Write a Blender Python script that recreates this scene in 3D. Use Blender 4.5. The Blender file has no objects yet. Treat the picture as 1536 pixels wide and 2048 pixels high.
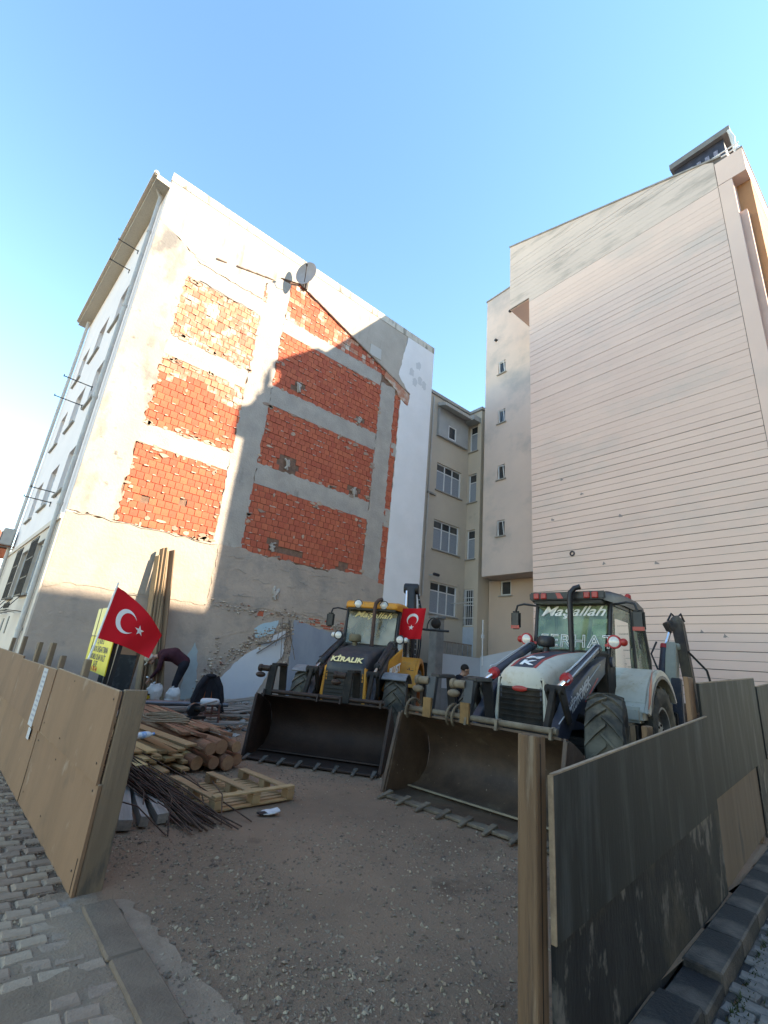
import bpy, bmesh, math, random
import numpy as np
from mathutils import Matrix, Vector, Euler, noise as mnoise
R = math.radians
random.seed(7)
SC = bpy.context.scene
COL = SC.collection

# ---------------------------------------------------------------- camera, sky, sun, exposure
cam_d = bpy.data.cameras.new('camera')
cam = bpy.data.objects.new('camera', cam_d); COL.objects.link(cam)
cam_d.sensor_fit = 'HORIZONTAL'; cam_d.sensor_width = 36.0; cam_d.lens = 36.0 * 920 / 1536
cam_d.clip_start = 0.05; cam_d.clip_end = 2000
def _v(x, y): return Vector((x - 768, 1024 - y, -920.0))
_up = _v(1025, -1751).normalized()
_yd = _v(-17, 1256); _yd = (_yd - _up * _yd.dot(_up)).normalized()
_xd = _yd.cross(_up)
cam.matrix_world = Matrix((_xd, _yd, _up)).to_4x4()
cam.location = (0, 0, 1.6)
SC.camera = cam

SUN_AZ = Vector((0.652, -0.758)); SUN_EL = R(31)
world = bpy.data.worlds.new('World'); SC.world = world; world.use_nodes = True
wn = world.node_tree.nodes; wl = world.node_tree.links
sky = wn.new('ShaderNodeTexSky'); sky.sky_type = 'NISHITA'; sky.sun_disc = False
sky.sun_elevation = SUN_EL
sky.sun_rotation = math.atan2(SUN_AZ.x, SUN_AZ.y)
sky.air_density = 1.0; sky.dust_density = 0.05; sky.ozone_density = 0.35; sky.altitude = 50
bg = wn['Background']; bg.inputs[1].default_value = 0.15
hsv = wn.new('ShaderNodeHueSaturation'); hsv.inputs['Saturation'].default_value = 1.24
wl.new(sky.outputs[0], hsv.inputs['Color']); wl.new(hsv.outputs[0], bg.inputs[0])
sun_d = bpy.data.lights.new('sun', 'SUN'); sun_d.energy = 3.7; sun_d.angle = R(0.5); sun_d.color = (1.0, 0.95, 0.87)
sun = bpy.data.objects.new('sun', sun_d); COL.objects.link(sun)
_s = Vector((SUN_AZ.x * math.cos(SUN_EL), SUN_AZ.y * math.cos(SUN_EL), math.sin(SUN_EL)))
sun.rotation_euler = _s.to_track_quat('Z', 'Y').to_euler()
sun.location = _s * 80
SC.view_settings.view_transform = 'Standard'; SC.view_settings.look = 'None'
SC.view_settings.exposure = 2.14; SC.view_settings.gamma = 1.0
SC.view_settings.use_curve_mapping = False
SC.view_settings.use_white_balance = True; SC.view_settings.white_balance_temperature = 8000; SC.view_settings.white_balance_tint = 10

# ---------------------------------------------------------------- materials
MATS = {}
def pm(name, col, col2=None, scale=3.0, rough=0.75, metal=0.0, bump=0.0, bscale=30.0, rnd=0.0, island=0.0,
       stretch=(1, 1, 1), lo=0.35, hi=0.65, col3=None, scale3=1.0, t3=(0.55, 0.62), stretch3=(1, 1, 1), detail=8.0, spec=0.4,
       col4=None, scale4=8.0, t4=(0.6, 0.66), stretch4=(1, 1, 1), coat=0.0, wave=None):
    if name in MATS: return MATS[name]
    m = bpy.data.materials.new(name); m.use_nodes = True
    nt = m.node_tree; N = nt.nodes; L = nt.links
    b = N['Principled BSDF']
    b.inputs['Roughness'].default_value = rough; b.inputs['Metallic'].default_value = metal
    b.inputs['Specular IOR Level'].default_value = spec if rough < .7 else min(spec, .15)
    b.inputs['Coat Weight'].default_value = coat
    tc = N.new('ShaderNodeTexCoord')
    def nz(sc, st, det=detail):
        mp = N.new('ShaderNodeMapping'); mp.inputs['Scale'].default_value = st
        L.new(tc.outputs['Object'], mp.inputs['Vector'])
        n = N.new('ShaderNodeTexNoise'); n.inputs['Scale'].default_value = sc; n.inputs['Detail'].default_value = det
        n.inputs['Roughness'].default_value = 0.62
        L.new(mp.outputs[0], n.inputs['Vector']); return n.outputs['Fac']
    def ramp(f, a, z):
        r = N.new('ShaderNodeMapRange'); r.inputs[1].default_value = a; r.inputs[2].default_value = z
        r.clamp = True; L.new(f, r.inputs[0]); return r.outputs[0]
    def mix(f, a, c):
        x = N.new('ShaderNodeMix'); x.data_type = 'RGBA'
        L.new(f, x.inputs[0])
        if isinstance(a, tuple): x.inputs[6].default_value = (*a, 1)
        else: L.new(a, x.inputs[6])
        x.inputs[7].default_value = (*c, 1)
        return x.outputs[2]
    cur = col
    if col2 is not None: cur = mix(ramp(nz(scale, stretch), lo, hi), col, col2)
    if col3 is not None: cur = mix(ramp(nz(scale3, stretch3), *t3), cur, col3)
    if col4 is not None: cur = mix(ramp(nz(scale4, stretch4), *t4), cur, col4)
    if rnd or island:
        if rnd:
            oi = N.new('ShaderNodeObjectInfo'); src = oi.outputs['Random']; amt = rnd
        else:
            g = N.new('ShaderNodeNewGeometry'); src = g.outputs['Random Per Island']; amt = island
        mr = N.new('ShaderNodeMapRange'); mr.inputs[3].default_value = 1 - amt; mr.inputs[4].default_value = 1 + amt
        L.new(src, mr.inputs[0])
        hs = N.new('ShaderNodeHueSaturation'); L.new(mr.outputs[0], hs.inputs['Value'])
        m2 = N.new('ShaderNodeMath'); m2.operation = 'MULTIPLY_ADD'; m2.inputs[1].default_value = 0.07*amt; m2.inputs[2].default_value = 0.5-0.035*amt
        L.new(src, m2.inputs[0]); L.new(m2.outputs[0], hs.inputs['Hue'])
        if isinstance(cur, tuple): hs.inputs['Color'].default_value = (*cur, 1)
        else: L.new(cur, hs.inputs['Color'])
        cur = hs.outputs[0]
    if isinstance(cur, tuple): b.inputs['Base Color'].default_value = (*cur, 1)
    else: L.new(cur, b.inputs['Base Color'])
    if bump:
        bp = N.new('ShaderNodeBump'); bp.inputs['Strength'].default_value = min(1.0, bump); bp.inputs['Distance'].default_value = 0.02
        L.new(nz(bscale, stretch, 6.0), bp.inputs['Height']); L.new(bp.outputs[0], b.inputs['Normal'])
    if rough > 0.3 and col2 is not None:
        rr = N.new('ShaderNodeMapRange'); rr.inputs[3].default_value = rough - 0.12; rr.inputs[4].default_value = min(1, rough + 0.12)
        L.new(nz(scale * 2.3, stretch), rr.inputs[0]); L.new(rr.outputs[0], b.inputs['Roughness'])
    MATS[name] = m
    return m
def glass_mat(name, tint, alpha, rough=0.05, film=(0.42,0.46,0.38), lo=.1, sc=1.1):
    if name in MATS: return MATS[name]
    m = bpy.data.materials.new(name); m.use_nodes = True
    N = m.node_tree.nodes; L = m.node_tree.links
    N.remove(N['Principled BSDF']); out = N['Material Output']
    t = N.new('ShaderNodeBsdfTransparent'); t.inputs[0].default_value = (*tint, 1)
    g = N.new('ShaderNodeBsdfGlossy'); g.inputs['Roughness'].default_value = rough; g.inputs[0].default_value = (0.9, 0.95, 0.92, 1)
    d = N.new('ShaderNodeBsdfDiffuse'); d.inputs[0].default_value = (*film, 1)
    f = N.new('ShaderNodeFresnel'); f.inputs[0].default_value = 1.5
    tcn = N.new('ShaderNodeTexCoord'); nn = N.new('ShaderNodeTexNoise'); nn.inputs['Scale'].default_value = sc; nn.inputs['Detail'].default_value = 2
    L.new(tcn.outputs['Object'], nn.inputs['Vector'])
    mr = N.new('ShaderNodeMapRange'); mr.inputs[1].default_value = .4; mr.inputs[2].default_value = .7
    mr.inputs[3].default_value = lo; mr.inputs[4].default_value = alpha; L.new(nn.outputs[0], mr.inputs[0])
    m1 = N.new('ShaderNodeMixShader'); L.new(mr.outputs[0], m1.inputs[0])      # dust film, made paler to stand in for bright reflections in the pane
    L.new(t.outputs[0], m1.inputs[1]); L.new(d.outputs[0], m1.inputs[2])
    m2 = N.new('ShaderNodeMixShader'); L.new(f.outputs[0], m2.inputs[0])
    L.new(m1.outputs[0], m2.inputs[1]); L.new(g.outputs[0], m2.inputs[2])
    L.new(m2.outputs[0], out.inputs[0])
    MATS[name] = m
    return m

# ---------------------------------------------------------------- mesh building
def basis_from(d, up=Vector((0, 0, 1))):
    d = Vector(d).normalized()
    if abs(d.dot(up)) > 0.98: up = Vector((1, 0, 0))
    s = d.cross(up).normalized(); u = s.cross(d).normalized()
    return d, s, u
class MB:
    def __init__(self): self.v = []; self.f = []; self.mi = []; self.cur = 0
    def add(self, vs, fs):
        o = len(self.v); self.v += [tuple(v) for v in vs]
        for f in fs: self.f.append([i + o for i in f]); self.mi.append(self.cur)
        return self
    def bx(self, x0, x1, y0, y1, z0, z1):
        return self.add([(x0,y0,z0),(x1,y0,z0),(x1,y1,z0),(x0,y1,z0),(x0,y0,z1),(x1,y0,z1),(x1,y1,z1),(x0,y1,z1)],
                 [(3,2,1,0),(4,5,6,7),(0,1,5,4),(1,2,6,5),(2,3,7,6),(3,0,4,7)])
    def hexa(self, lo, hi):   # two quads, lower ring then upper ring
        return self.add(list(lo) + list(hi), [(3,2,1,0),(4,5,6,7),(0,1,5,4),(1,2,6,5),(2,3,7,6),(3,0,4,7)])
    def bar(self, p0, p1, w, h, up=Vector((0,0,1)), w1=None, h1=None):
        p0 = Vector(p0); p1 = Vector(p1); d, s, u = basis_from(p1 - p0, Vector(up))
        w1 = w if w1 is None else w1; h1 = h if h1 is None else h1
        def ring(p, w, h): return [p - s*w/2 - u*h/2, p + s*w/2 - u*h/2, p + s*w/2 + u*h/2, p - s*w/2 + u*h/2]
        return self.add(ring(p0, w, h) + ring(p1, w1, h1), [(0,1,2,3),(7,6,5,4),(0,4,5,1),(1,5,6,2),(2,6,7,3),(3,7,4,0)])
    def tube(self, p0, p1, r0, r1=None, n=12, caps=True):
        r1 = r0 if r1 is None else r1
        p0 = Vector(p0); p1 = Vector(p1); d, s, u = basis_from(p1 - p0)
        vs = []
        for p, r in ((p0, r0), (p1, r1)):
            for i in range(n):
                a = 2*math.pi*i/n; vs.append(p + s*math.cos(a)*r + u*math.sin(a)*r)
        fs = [(i, (i+1) % n, n + (i+1) % n, n + i) for i in range(n)]
        if caps: fs += [tuple(range(n-1, -1, -1)), tuple(range(n, 2*n))]
        return self.add(vs, fs)
    def path(self, pts, r, n=8, caps=True):
        pts = [Vector(p) for p in pts]; rs = r if isinstance(r, (list, tuple)) else [r]*len(pts)
        vs = []; prev = None
        for k, p in enumerate(pts):
            d = (pts[min(k+1, len(pts)-1)] - pts[max(k-1, 0)]).normalized()
            if prev is None: _, s, u = basis_from(d)
            else:
                s = (prev - d*prev.dot(d)).normalized(); u = s.cross(d).normalized()
            prev = s
            for i in range(n):
                a = 2*math.pi*i/n; vs.append(p + s*math.cos(a)*rs[k] + u*math.sin(a)*rs[k])
        fs = []
        for k in range(len(pts)-1):
            for i in range(n):
                a = k*n+i; b_ = k*n+(i+1) % n; fs.append((a, b_, b_+n, a+n))
        if caps: fs += [tuple(range(n-1, -1, -1)), tuple(range((len(pts)-1)*n, len(pts)*n))]
        return self.add(vs, fs)
    def lathe(self, prof, o=(0,0,0), axis=(0,0,1), n=24, closed=False):
        o = Vector(o); d, s, u = basis_from(axis, Vector((0.3, 0.1, 1)))
        vs = []
        for r, h in prof:
            for i in range(n):
                a = 2*math.pi*i/n; vs.append(o + d*h + s*math.cos(a)*r + u*math.sin(a)*r)
        fs = []; m = len(prof)
        for k in range(m if closed else m-1):
            for i in range(n):
                a = k*n+i; b_ = k*n+(i+1) % n; k2 = ((k+1) % m)*n
                fs.append((a, b_, k2+(i+1) % n, k2+i))
        if not closed: fs += [tuple(range(n-1, -1, -1)), tuple(range((m-1)*n, m*n))]
        return self.add(vs, fs)
    def sphere(self, c, r, n=12, m=8, sc=(1,1,1)):
        c = Vector(c); vs = []
        for j in range(1, m):
            t = math.pi*j/m
            for i in range(n):
                a = 2*math.pi*i/n
                vs.append(c + Vector((math.sin(t)*math.cos(a)*r*sc[0], math.sin(t)*math.sin(a)*r*sc[1], math.cos(t)*r*sc[2])))
        vs += [c + Vector((0,0,r*sc[2])), c - Vector((0,0,r*sc[2]))]
        top = len(vs)-2; bot = top+1; fs = []
        for j in range(m-2):
            for i in range(n):
                a = j*n+i; b_ = j*n+(i+1) % n; fs.append((a, a+n, b_+n, b_))
        for i in range(n):
            fs.append((top, i, (i+1) % n)); fs.append((bot, (m-2)*n+(i+1) % n, (m-2)*n+i))
        return self.add(vs, fs)
    def prism(self, poly, f0, f1):
        """poly: 2D points; f0/f1: functions mapping (a,b)->3D for both faces"""
        n = len(poly)
        vs = [f0(*p) for p in poly] + [f1(*p) for p in poly]
        fs = [tuple(range(n-1, -1, -1)), tuple(range(n, 2*n))] + [(i, (i+1) % n, n+(i+1) % n, n+i) for i in range(n)]
        return self.add(vs, fs)
    def loft(self, rings, caps=True):
        n = len(rings[0]); vs = [p for r in rings for p in r]; fs = []
        for k in range(len(rings)-1):
            for i in range(n):
                a = k*n+i; b_ = k*n+(i+1) % n; fs.append((a, b_, b_+n, a+n))
        if caps: fs += [tuple(range(n-1, -1, -1)), tuple(range((len(rings)-1)*n, len(rings)*n))]
        return self.add(vs, fs)
    def sheet(self, fn, nu, nv, thick=0.0, nrm=None):
        g = [[Vector(fn(i/nu, j/nv)) for j in range(nv+1)] for i in range(nu+1)]
        idx = lambda i, j: i*(nv+1)+j
        vs = [p for row in g for p in row]
        fs = [(idx(i,j), idx(i+1,j), idx(i+1,j+1), idx(i,j+1)) for i in range(nu) for j in range(nv)]
        return self.add(vs, fs)
    def data(self, name, mats, smooth=None, bevel=0.0, recalc=True):
        me = bpy.data.meshes.new(name)
        me.from_pydata(self.v, [], self.f)
        mats = mats if isinstance(mats, (list, tuple)) else [mats]
        for m in mats: me.materials.append(m)
        if len(mats) > 1: me.polygons.foreach_set('material_index', self.mi)
        if bevel or recalc:
            b = bmesh.new(); b.from_mesh(me)
            if recalc: bmesh.ops.recalc_face_normals(b, faces=b.faces)
            if bevel:
                es = [e for e in b.edges if len(e.link_faces) == 2 and e.calc_face_angle(0) > 0.5]
                bmesh.ops.bevel(b, geom=es, offset=bevel, segments=2 if bevel > 0.012 else 1, affect='EDGES', clamp_overlap=True)
            b.to_mesh(me); b.free()
        if smooth is not None:
            me.polygons.foreach_set('use_smooth', [True]*len(me.polygons))
            me.set_sharp_from_angle(angle=R(smooth))
        me.update()
        return me
    def build(self, name, mats, parent=None, smooth=None, bevel=0.0, loc=None, recalc=True):
        o = bpy.data.objects.new(name, self.data(name, mats, smooth, bevel, recalc)); COL.objects.link(o)
        o.parent = parent
        if loc is not None: o.location = loc
        return o
def tag(o, label=None, cat=None, group=None, kind=None):
    if label: o['label'] = label
    if cat: o['category'] = cat
    if group: o['group'] = group
    if kind: o['kind'] = kind
    return o
def thing(name, label, cat, loc=(0,0,0), rz=0.0, group=None):
    o = bpy.data.objects.new(name, None); o.empty_display_size = 0.2; COL.objects.link(o)
    o.location = loc; o.rotation_euler = (0, 0, rz)
    return tag(o, label, cat, group)
def inst(name, me, parent, M):
    o = bpy.data.objects.new(name, me); COL.objects.link(o); o.parent = parent; o.matrix_local = M; return o
def part_box(name, mat, parent, *b, bevel=0.0):
    return MB().bx(*b).build(name, mat, parent, bevel=bevel)
def text_obj(name, s, size, mat, parent, M, shear=0.0, extrude=0.003, bold=0.0, outline=0.0, width=1.0, align='CENTER', space=1.0):
    c = bpy.data.curves.new(name, 'FONT'); c.body = s; c.size = size; c.shear = shear; c.align_x = align; c.align_y = 'CENTER'
    c.space_character = space; c.resolution_u = 4
    if outline: c.fill_mode = 'NONE'; c.bevel_depth = outline; c.bevel_resolution = 0
    else: c.extrude = extrude; c.offset = bold
    t = bpy.data.objects.new(name + '_src', c); COL.objects.link(t)
    dg = bpy.context.evaluated_depsgraph_get(); dg.update()
    me = bpy.data.meshes.new_from_object(t.evaluated_get(dg))
    bpy.data.objects.remove(t); bpy.data.curves.remove(c)
    me.materials.clear(); me.materials.append(mat)
    o = bpy.data.objects.new(name, me); COL.objects.link(o); o.parent = parent
    o.matrix_local = M @ Matrix.Diagonal((width, 1, 1, 1))
    return o
def frame(o, x, y):          # matrix whose x axis runs along x (reading direction) and y axis along y (up of the letters)
    x = Vector(x).normalized(); y = Vector(y); y = (y - x*y.dot(x)).normalized(); z = x.cross(y)
    M = Matrix((x, y, z)).transposed().to_4x4(); M.translation = Vector(o); return M
def ragged(poly, amp=0.03, step=0.12, seed=0, keep=()):
    """break the edges of a 2D outline into short uneven bits (broken plaster); edges listed in keep stay straight"""
    rr = random.Random(seed); out = []
    n = len(poly)
    for i in range(n):
        a = poly[i]; b = poly[(i+1) % n]; out.append(a)
        if i in keep: continue
        d = math.hypot(b[0]-a[0], b[1]-a[1]); k = max(1, int(d/step))
        nx, ny = -(b[1]-a[1])/max(d,1e-6), (b[0]-a[0])/max(d,1e-6)
        for j in range(1, k):
            t = j/k + rr.uniform(-.3,.3)/k; q = rr.uniform(-amp, amp)
            out.append((a[0]+(b[0]-a[0])*t+nx*q, a[1]+(b[1]-a[1])*t+ny*q))
    return out
# ---------------------------------------------------------------- base materials
M_dirt = pm('yard_dirt', (0.295,0.188,0.121), (0.215,0.14,0.092), scale=0.9, rough=0.95, bump=1.0, bscale=60, col3=(0.11,0.068,0.045), scale3=0.55, t3=(0.6,0.68), col4=(0.33,0.245,0.18), scale4=35, t4=(0.62,0.7))
M_gravel = pm('gravel_stone', (0.31,0.222,0.155), (0.155,0.112,0.08), scale=8, rough=0.92, island=0.42)
M_street = pm('street_bed', (0.28,0.19,0.13), (0.20,0.138,0.095), scale=2.2, rough=0.95, bump=0.8, bscale=50)
M_sett = pm('street_sett', (0.37,0.258,0.18), (0.29,0.20,0.14), scale=6, rough=0.88, bump=0.6, bscale=45, rnd=0.14)
M_sett_i = pm('street_sett_far', (0.37,0.258,0.18), (0.29,0.20,0.14), scale=6, rough=0.88, bump=0.6, bscale=45, island=0.22)
M_sett_grey = pm('street_sett_grey', (0.23,0.205,0.185), (0.15,0.135,0.122), scale=5, rough=0.85, bump=0.5, bscale=45, rnd=0.14)
M_kerb = pm('kerb_concrete', (0.205,0.145,0.102), (0.15,0.105,0.075), scale=4, rough=0.9, bump=0.6, bscale=60)
M_kerb_dark = pm('kerb_black_paint', (0.036,0.034,0.034), (0.15,0.125,0.105), scale=2.2, lo=0.48, hi=0.66, rough=0.8, bump=0.5, bscale=40)
M_cream = pm('old_cream_plaster', (0.42,0.365,0.31), (0.35,0.305,0.26), scale=0.9, rough=0.92, bump=0.5, bscale=14, col3=(0.20,0.185,0.17), scale3=1.1, t3=(0.50,0.64), stretch3=(1,1,0.6), col4=(0.16,0.15,0.14), scale4=3.5, t4=(0.60,0.70))
M_topcream = pm('top_cream_plaster', (0.47,0.41,0.35), (0.39,0.34,0.285), scale=0.7, rough=0.92, bump=0.4, bscale=10, col3=(0.22,0.19,0.15), scale3=2.2, t3=(0.58,0.72), stretch3=(1,1,0.18))
M_concrete = pm('frame_concrete', (0.46,0.405,0.35), (0.36,0.32,0.28), scale=1.6, rough=0.93, bump=0.7, bscale=18, col3=(0.24,0.215,0.19), scale3=1.4, t3=(0.62,0.72), stretch3=(1,1,0.6))
M_lowplaster = pm('rough_render', (0.47,0.375,0.305), (0.38,0.31,0.255), scale=1.3, rough=0.95, bump=1.0, bscale=9, col3=(0.31,0.27,0.235), scale3=0.9, t3=(0.55,0.66))
M_lowcream = pm('low_cream_render', (0.42,0.355,0.29), (0.34,0.285,0.235), scale=1.1, rough=0.95, bump=0.9, bscale=9, col3=(0.33,0.31,0.30), scale3=0.8, t3=(0.58,0.68))
M_mortar = pm('brick_mortar', (0.26,0.155,0.11), (0.17,0.105,0.078), scale=9, rough=0.95, bump=0.8, bscale=40)
M_brick = pm('terracotta_brick', (0.53,0.14,0.082), (0.47,0.12,0.07), scale=7, rough=0.9, bump=0.5, bscale=70, rnd=0.09, col3=(0.50,0.33,0.24), scale3=3.0, t3=(0.66,0.78))
M_brick_i = pm('terracotta_brick_far', (0.53,0.14,0.082), (0.47,0.12,0.07), scale=7, rough=0.9, bump=0.5, bscale=70, island=0.09, col3=(0.50,0.33,0.24), scale3=3.0, t3=(0.66,0.78))
M_pbrick = pm('smeared_brick', (0.50,0.245,0.165), (0.47,0.19,0.12), scale=4, rough=0.92, bump=0.5, bscale=50, island=0.15, col3=(0.55,0.47,0.39), scale3=2.2, t3=(0.5,0.62))
M_white = pm('white_wall_paint', (0.82,0.79,0.78), (0.75,0.725,0.71), scale=0.8, rough=0.85, bump=0.25, bscale=12, col3=(0.42,0.43,0.44), scale3=1.6, t3=(0.7,0.8), stretch3=(1,1,0.3))
M_stain = pm('parapet_stain', (0.27,0.235,0.185), (0.50,0.45,0.37), scale=6, rough=0.95, stretch=(1,1,0.25), lo=0.45, hi=0.6)
M_rwall = pm('pink_beige_render', (0.80,0.60,0.505), (0.75,0.56,0.475), scale=0.5, rough=0.9, bump=0.15, bscale=25, col3=(0.62,0.51,0.45), scale3=0.35, t3=(0.55,0.75))
M_rboard = pm('pink_beige_board', (0.80,0.60,0.505), (0.75,0.56,0.475), scale=0.45, rough=0.9, bump=0.12, bscale=25, rnd=0.02, col3=(0.62,0.52,0.455), scale3=0.28, t3=(0.52,0.75), stretch3=(1,1,2))
M_rboard_st = pm('weathered_board', (0.70,0.565,0.48), (0.64,0.52,0.445), scale=0.6, rough=0.92, bump=0.15, bscale=25, col3=(0.40,0.34,0.29), scale3=1.1, t3=(0.52,0.74), stretch3=(1,0.55,2.2))
M_rgap = pm('wall_joint', (0.19,0.16,0.14), (0.13,0.11,0.10), scale=2, rough=0.95)
M_rbay = pm('bay_render', (0.69,0.55,0.475), (0.62,0.50,0.44), scale=0.6, rough=0.9, bump=0.15, bscale=25, col3=(0.47,0.41,0.375), scale3=0.38, t3=(0.5,0.64))
M_rlow = pm('lower_bay_render', (0.60,0.455,0.36), (0.55,0.42,0.335), scale=0.7, rough=0.9)
M_orange = pm('ochre_front_paint', (0.46,0.25,0.13), (0.38,0.20,0.11), scale=1.0, rough=0.8)
M_pinkst = pm('pink_front_strip', (0.60,0.42,0.36), (0.52,0.36,0.31), scale=1.0, rough=0.8)
M_beige = pm('beige_back_render', (0.58,0.49,0.39), (0.52,0.44,0.355), scale=0.7, rough=0.9, col3=(0.43,0.365,0.29), scale3=0.9, t3=(0.6,0.72), stretch3=(1,1,0.3))
M_pvc = pm('white_window_frame', (0.74,0.74,0.74), (0.66,0.66,0.66), scale=5, rough=0.5)
M_sill = pm('stone_sill', (0.40,0.37,0.33), (0.30,0.28,0.25), scale=5, rough=0.8)
M_pane = pm('window_pane', (0.03,0.035,0.04), (0.05,0.055,0.06), scale=2, rough=0.12, spec=0.8)
M_curtain = pm('window_curtained', (0.22,0.25,0.29), (0.32,0.35,0.39), scale=5, rough=0.25, stretch=(6,6,0.3), spec=0.7)
M_darkmetal = pm('dark_iron', (0.035,0.033,0.035), (0.07,0.055,0.045), scale=10, rough=0.6, metal=0.4)
M_grey_pipe = pm('pale_drain_pipe', (0.55,0.52,0.48), (0.46,0.43,0.40), scale=3, rough=0.6)
M_facade = pm('white_facade_paint', (0.86,0.76,0.72), (0.80,0.71,0.68), scale=0.7, rough=0.88)
M_facadelow = pm('cream_facade_base', (0.68,0.57,0.47), (0.60,0.50,0.42), scale=0.9, rough=0.88)
M_soffit = pm('perforated_soffit', (0.52,0.47,0.38), (0.46,0.41,0.33), scale=30, rough=0.7, lo=0.5, hi=0.55)
M_rooftile = pm('red_roof_tile', (0.36,0.12,0.075), (0.27,0.09,0.06), scale=6, rough=0.9)
M_oldtile = pm('old_gutter_tile', (0.30,0.25,0.22), (0.40,0.30,0.25), scale=5, rough=0.9, rnd=0.25)
M_black = pm('black_tarp', (0.018,0.018,0.026), (0.04,0.04,0.055), scale=4, rough=0.45)
M_greyslab = pm('grey_slab', (0.20,0.195,0.19), (0.16,0.155,0.15), scale=3, rough=0.8)
M_blue = pm('pale_blue_plaster', (0.58,0.60,0.63), (0.64,0.64,0.65), scale=1.8, rough=0.85, col3=(0.09,0.09,0.09), scale3=7, t3=(0.71,0.75), stretch3=(1,1,0.8))  # dark marks put a dry bush and its shadow into the colour
M_teal = pm('turquoise_plaster', (0.36,0.52,0.60), (0.44,0.55,0.58), scale=2.5, rough=0.85)
M_aqua = pm('aqua_plaster', (0.38,0.46,0.46), (0.33,0.37,0.37), scale=2.0, rough=0.9)
M_bluegrey = pm('blue_grey_plaster', (0.24,0.265,0.315), (0.32,0.34,0.38), scale=1.6, rough=0.88, stretch=(1,1,0.4), col3=(0.42,0.38,0.32), scale3=2.2, t3=(0.62,0.7), stretch3=(2,1,0.5))

# ---------------------------------------------------------------- ground and streets
g = MB(); g.add([(-600,-600,-0.16),(600,-600,-0.16),(600,600,-0.16),(-600,600,-0.16)], [(0,1,2,3)])
tag(g.build('ground', pm('far_ground', (0.16,0.15,0.135), (0.12,0.115,0.105), scale=0.1, rough=0.95)), kind='structure')
def sst(a, b, t): t = max(0.0, min(1.0, (t-a)/(b-a))); return t*t*(3-2*t)
def yard_z(x, y):
    z = 0.30*sst(9.0, 12.6, y)*(1-sst(5.5, 8.5, x))
    z += 0.022*mnoise.noise(Vector((x*0.8, y*0.8, 1.3))) + 0.010*mnoise.noise(Vector((x*2.6, y*2.6, 4.1)))
    return z - 0.012
def yard_left(y): return 1.02 - 0.02*(y-3) if y < 4.1 else 0.98 - 0.085*(y-4.0)
ys = []; y = -1.0
while y < 14.3: ys.append(y); y += 0.10 if y < 9 else 0.2
g = MB(); NXX = 110
for y in ys:
    xl = yard_left(y)
    for i in range(NXX+1):
        t = i/NXX; x = xl + (17.5-xl)*(t**1.7)
        g.v.append((x, y, yard_z(x, y)))
for j in range(len(ys)-1):
    for i in range(NXX):
        a = j*(NXX+1)+i
        vv = [g.v[q] for q in (a, a+1, a+NXX+2, a+NXX+1)]
        if all((p[0]-2.5)*0.0951 - (p[1]-1.42)*0.9955 > 0.0 and p[0] > 2.12 for p in vv): continue      # stop at the side fence
        g.f.append((a, a+1, a+NXX+2, a+NXX+1)); g.mi.append(0)
yard = tag(g.build('yard_ground', M_dirt, smooth=60, recalc=False), kind='structure')

# left street: bed plus stone setts laid in rows across the street
g = MB(); n = 24
g.bx(-7, 0.93, -3, 30, -0.14, -0.030)
left_street = tag(g.build('street', M_street), kind='structure')
def sett_mesh(name, mat, l, w, h, s):
    rr = random.Random(s); b = MB()
    j = lambda: rr.uniform(-0.008, 0.008)
    lo = [(-l/2,-w/2,-h),(l/2,-w/2,-h),(l/2,w/2,-h),(-l/2,w/2,-h)]
    mi = [(-l/2+j(),-w/2+j(),-0.010),(l/2+j(),-w/2+j(),-0.010),(l/2+j(),w/2+j(),-0.010),(-l/2+j(),w/2+j(),-0.010)]
    e = 0.014
    to = [(-l/2+e+j(),-w/2+e+j(),0),(l/2-e+j(),-w/2+e+j(),0.001),(l/2-e+j(),w/2-e+j(),0),(-l/2+e+j(),w/2-e+j(),0.001)]
    b.loft([lo, mi, to]); return b
SETS = [sett_mesh('sett', None, 0.135+0.012*(i % 3), 0.105+0.006*(i % 2), 0.07, i) for i in range(6)]
def lay_setts(parent, cells, mat, mat_far, limit):
    cells.sort(key=lambda c: c[0]**2 + c[1]**2)
    ms = [b.data('sett', mat) for b in SETS]
    far = MB()
    for k, (x, y, z, a, s) in enumerate(cells):
        M = Matrix.Translation((x, y, z)) @ Matrix.Rotation(a, 4, 'Z') @ Euler((random.uniform(-.022,.022), random.uniform(-.022,.022), 0)).to_matrix().to_4x4()
        if k < limit: inst('sett', ms[s], parent, M)
        else: far.add([M @ Vector(v) for v in SETS[s].v], SETS[s].f)
    if far.v: tag(far.build('sett_field', mat_far, parent), kind='stuff')
cells = []; row = 0; y = 2.0
while y < 12.5:
    x = -2.6 + (0.075 if row % 2 else 0)
    while x < yard_left(y)-0.13:
        px = (x/y)   # keep what the place shows beside the fence
        vis = x > -0.15*y - 0.3
        if vis:
            dust = 0.012*max(0, mnoise.noise(Vector((x*1.3, y*1.3, 7))))
            cells.append((x+random.uniform(-.012,.012), y+random.uniform(-.012,.012), -0.012-dust+random.uniform(-.004,.004), math.pi/2*0+random.uniform(-.07,.07), random.randrange(6)))
        x += 0.152 + random.uniform(0, .012)
    y += 0.122; row += 1
lay_setts(left_street, cells, M_sett, M_sett_i, 230)
def dust_fn(a, b_):
    x = -1.0 + a*2.0; y = 1.2 + b_*2.9
    edge = min(1.0, max(0.0, (0.10 + 0.35*mnoise.noise(Vector((x*1.1, y*1.1, 9.0))) + 1.0*sst(0.45, 0.95, x) + 0.9*(1-sst(2.9, 3.7, y)))))
    return (x, y, -0.034 + 0.021*edge + 0.010*mnoise.noise(Vector((x*6, y*6, 2))))
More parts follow.
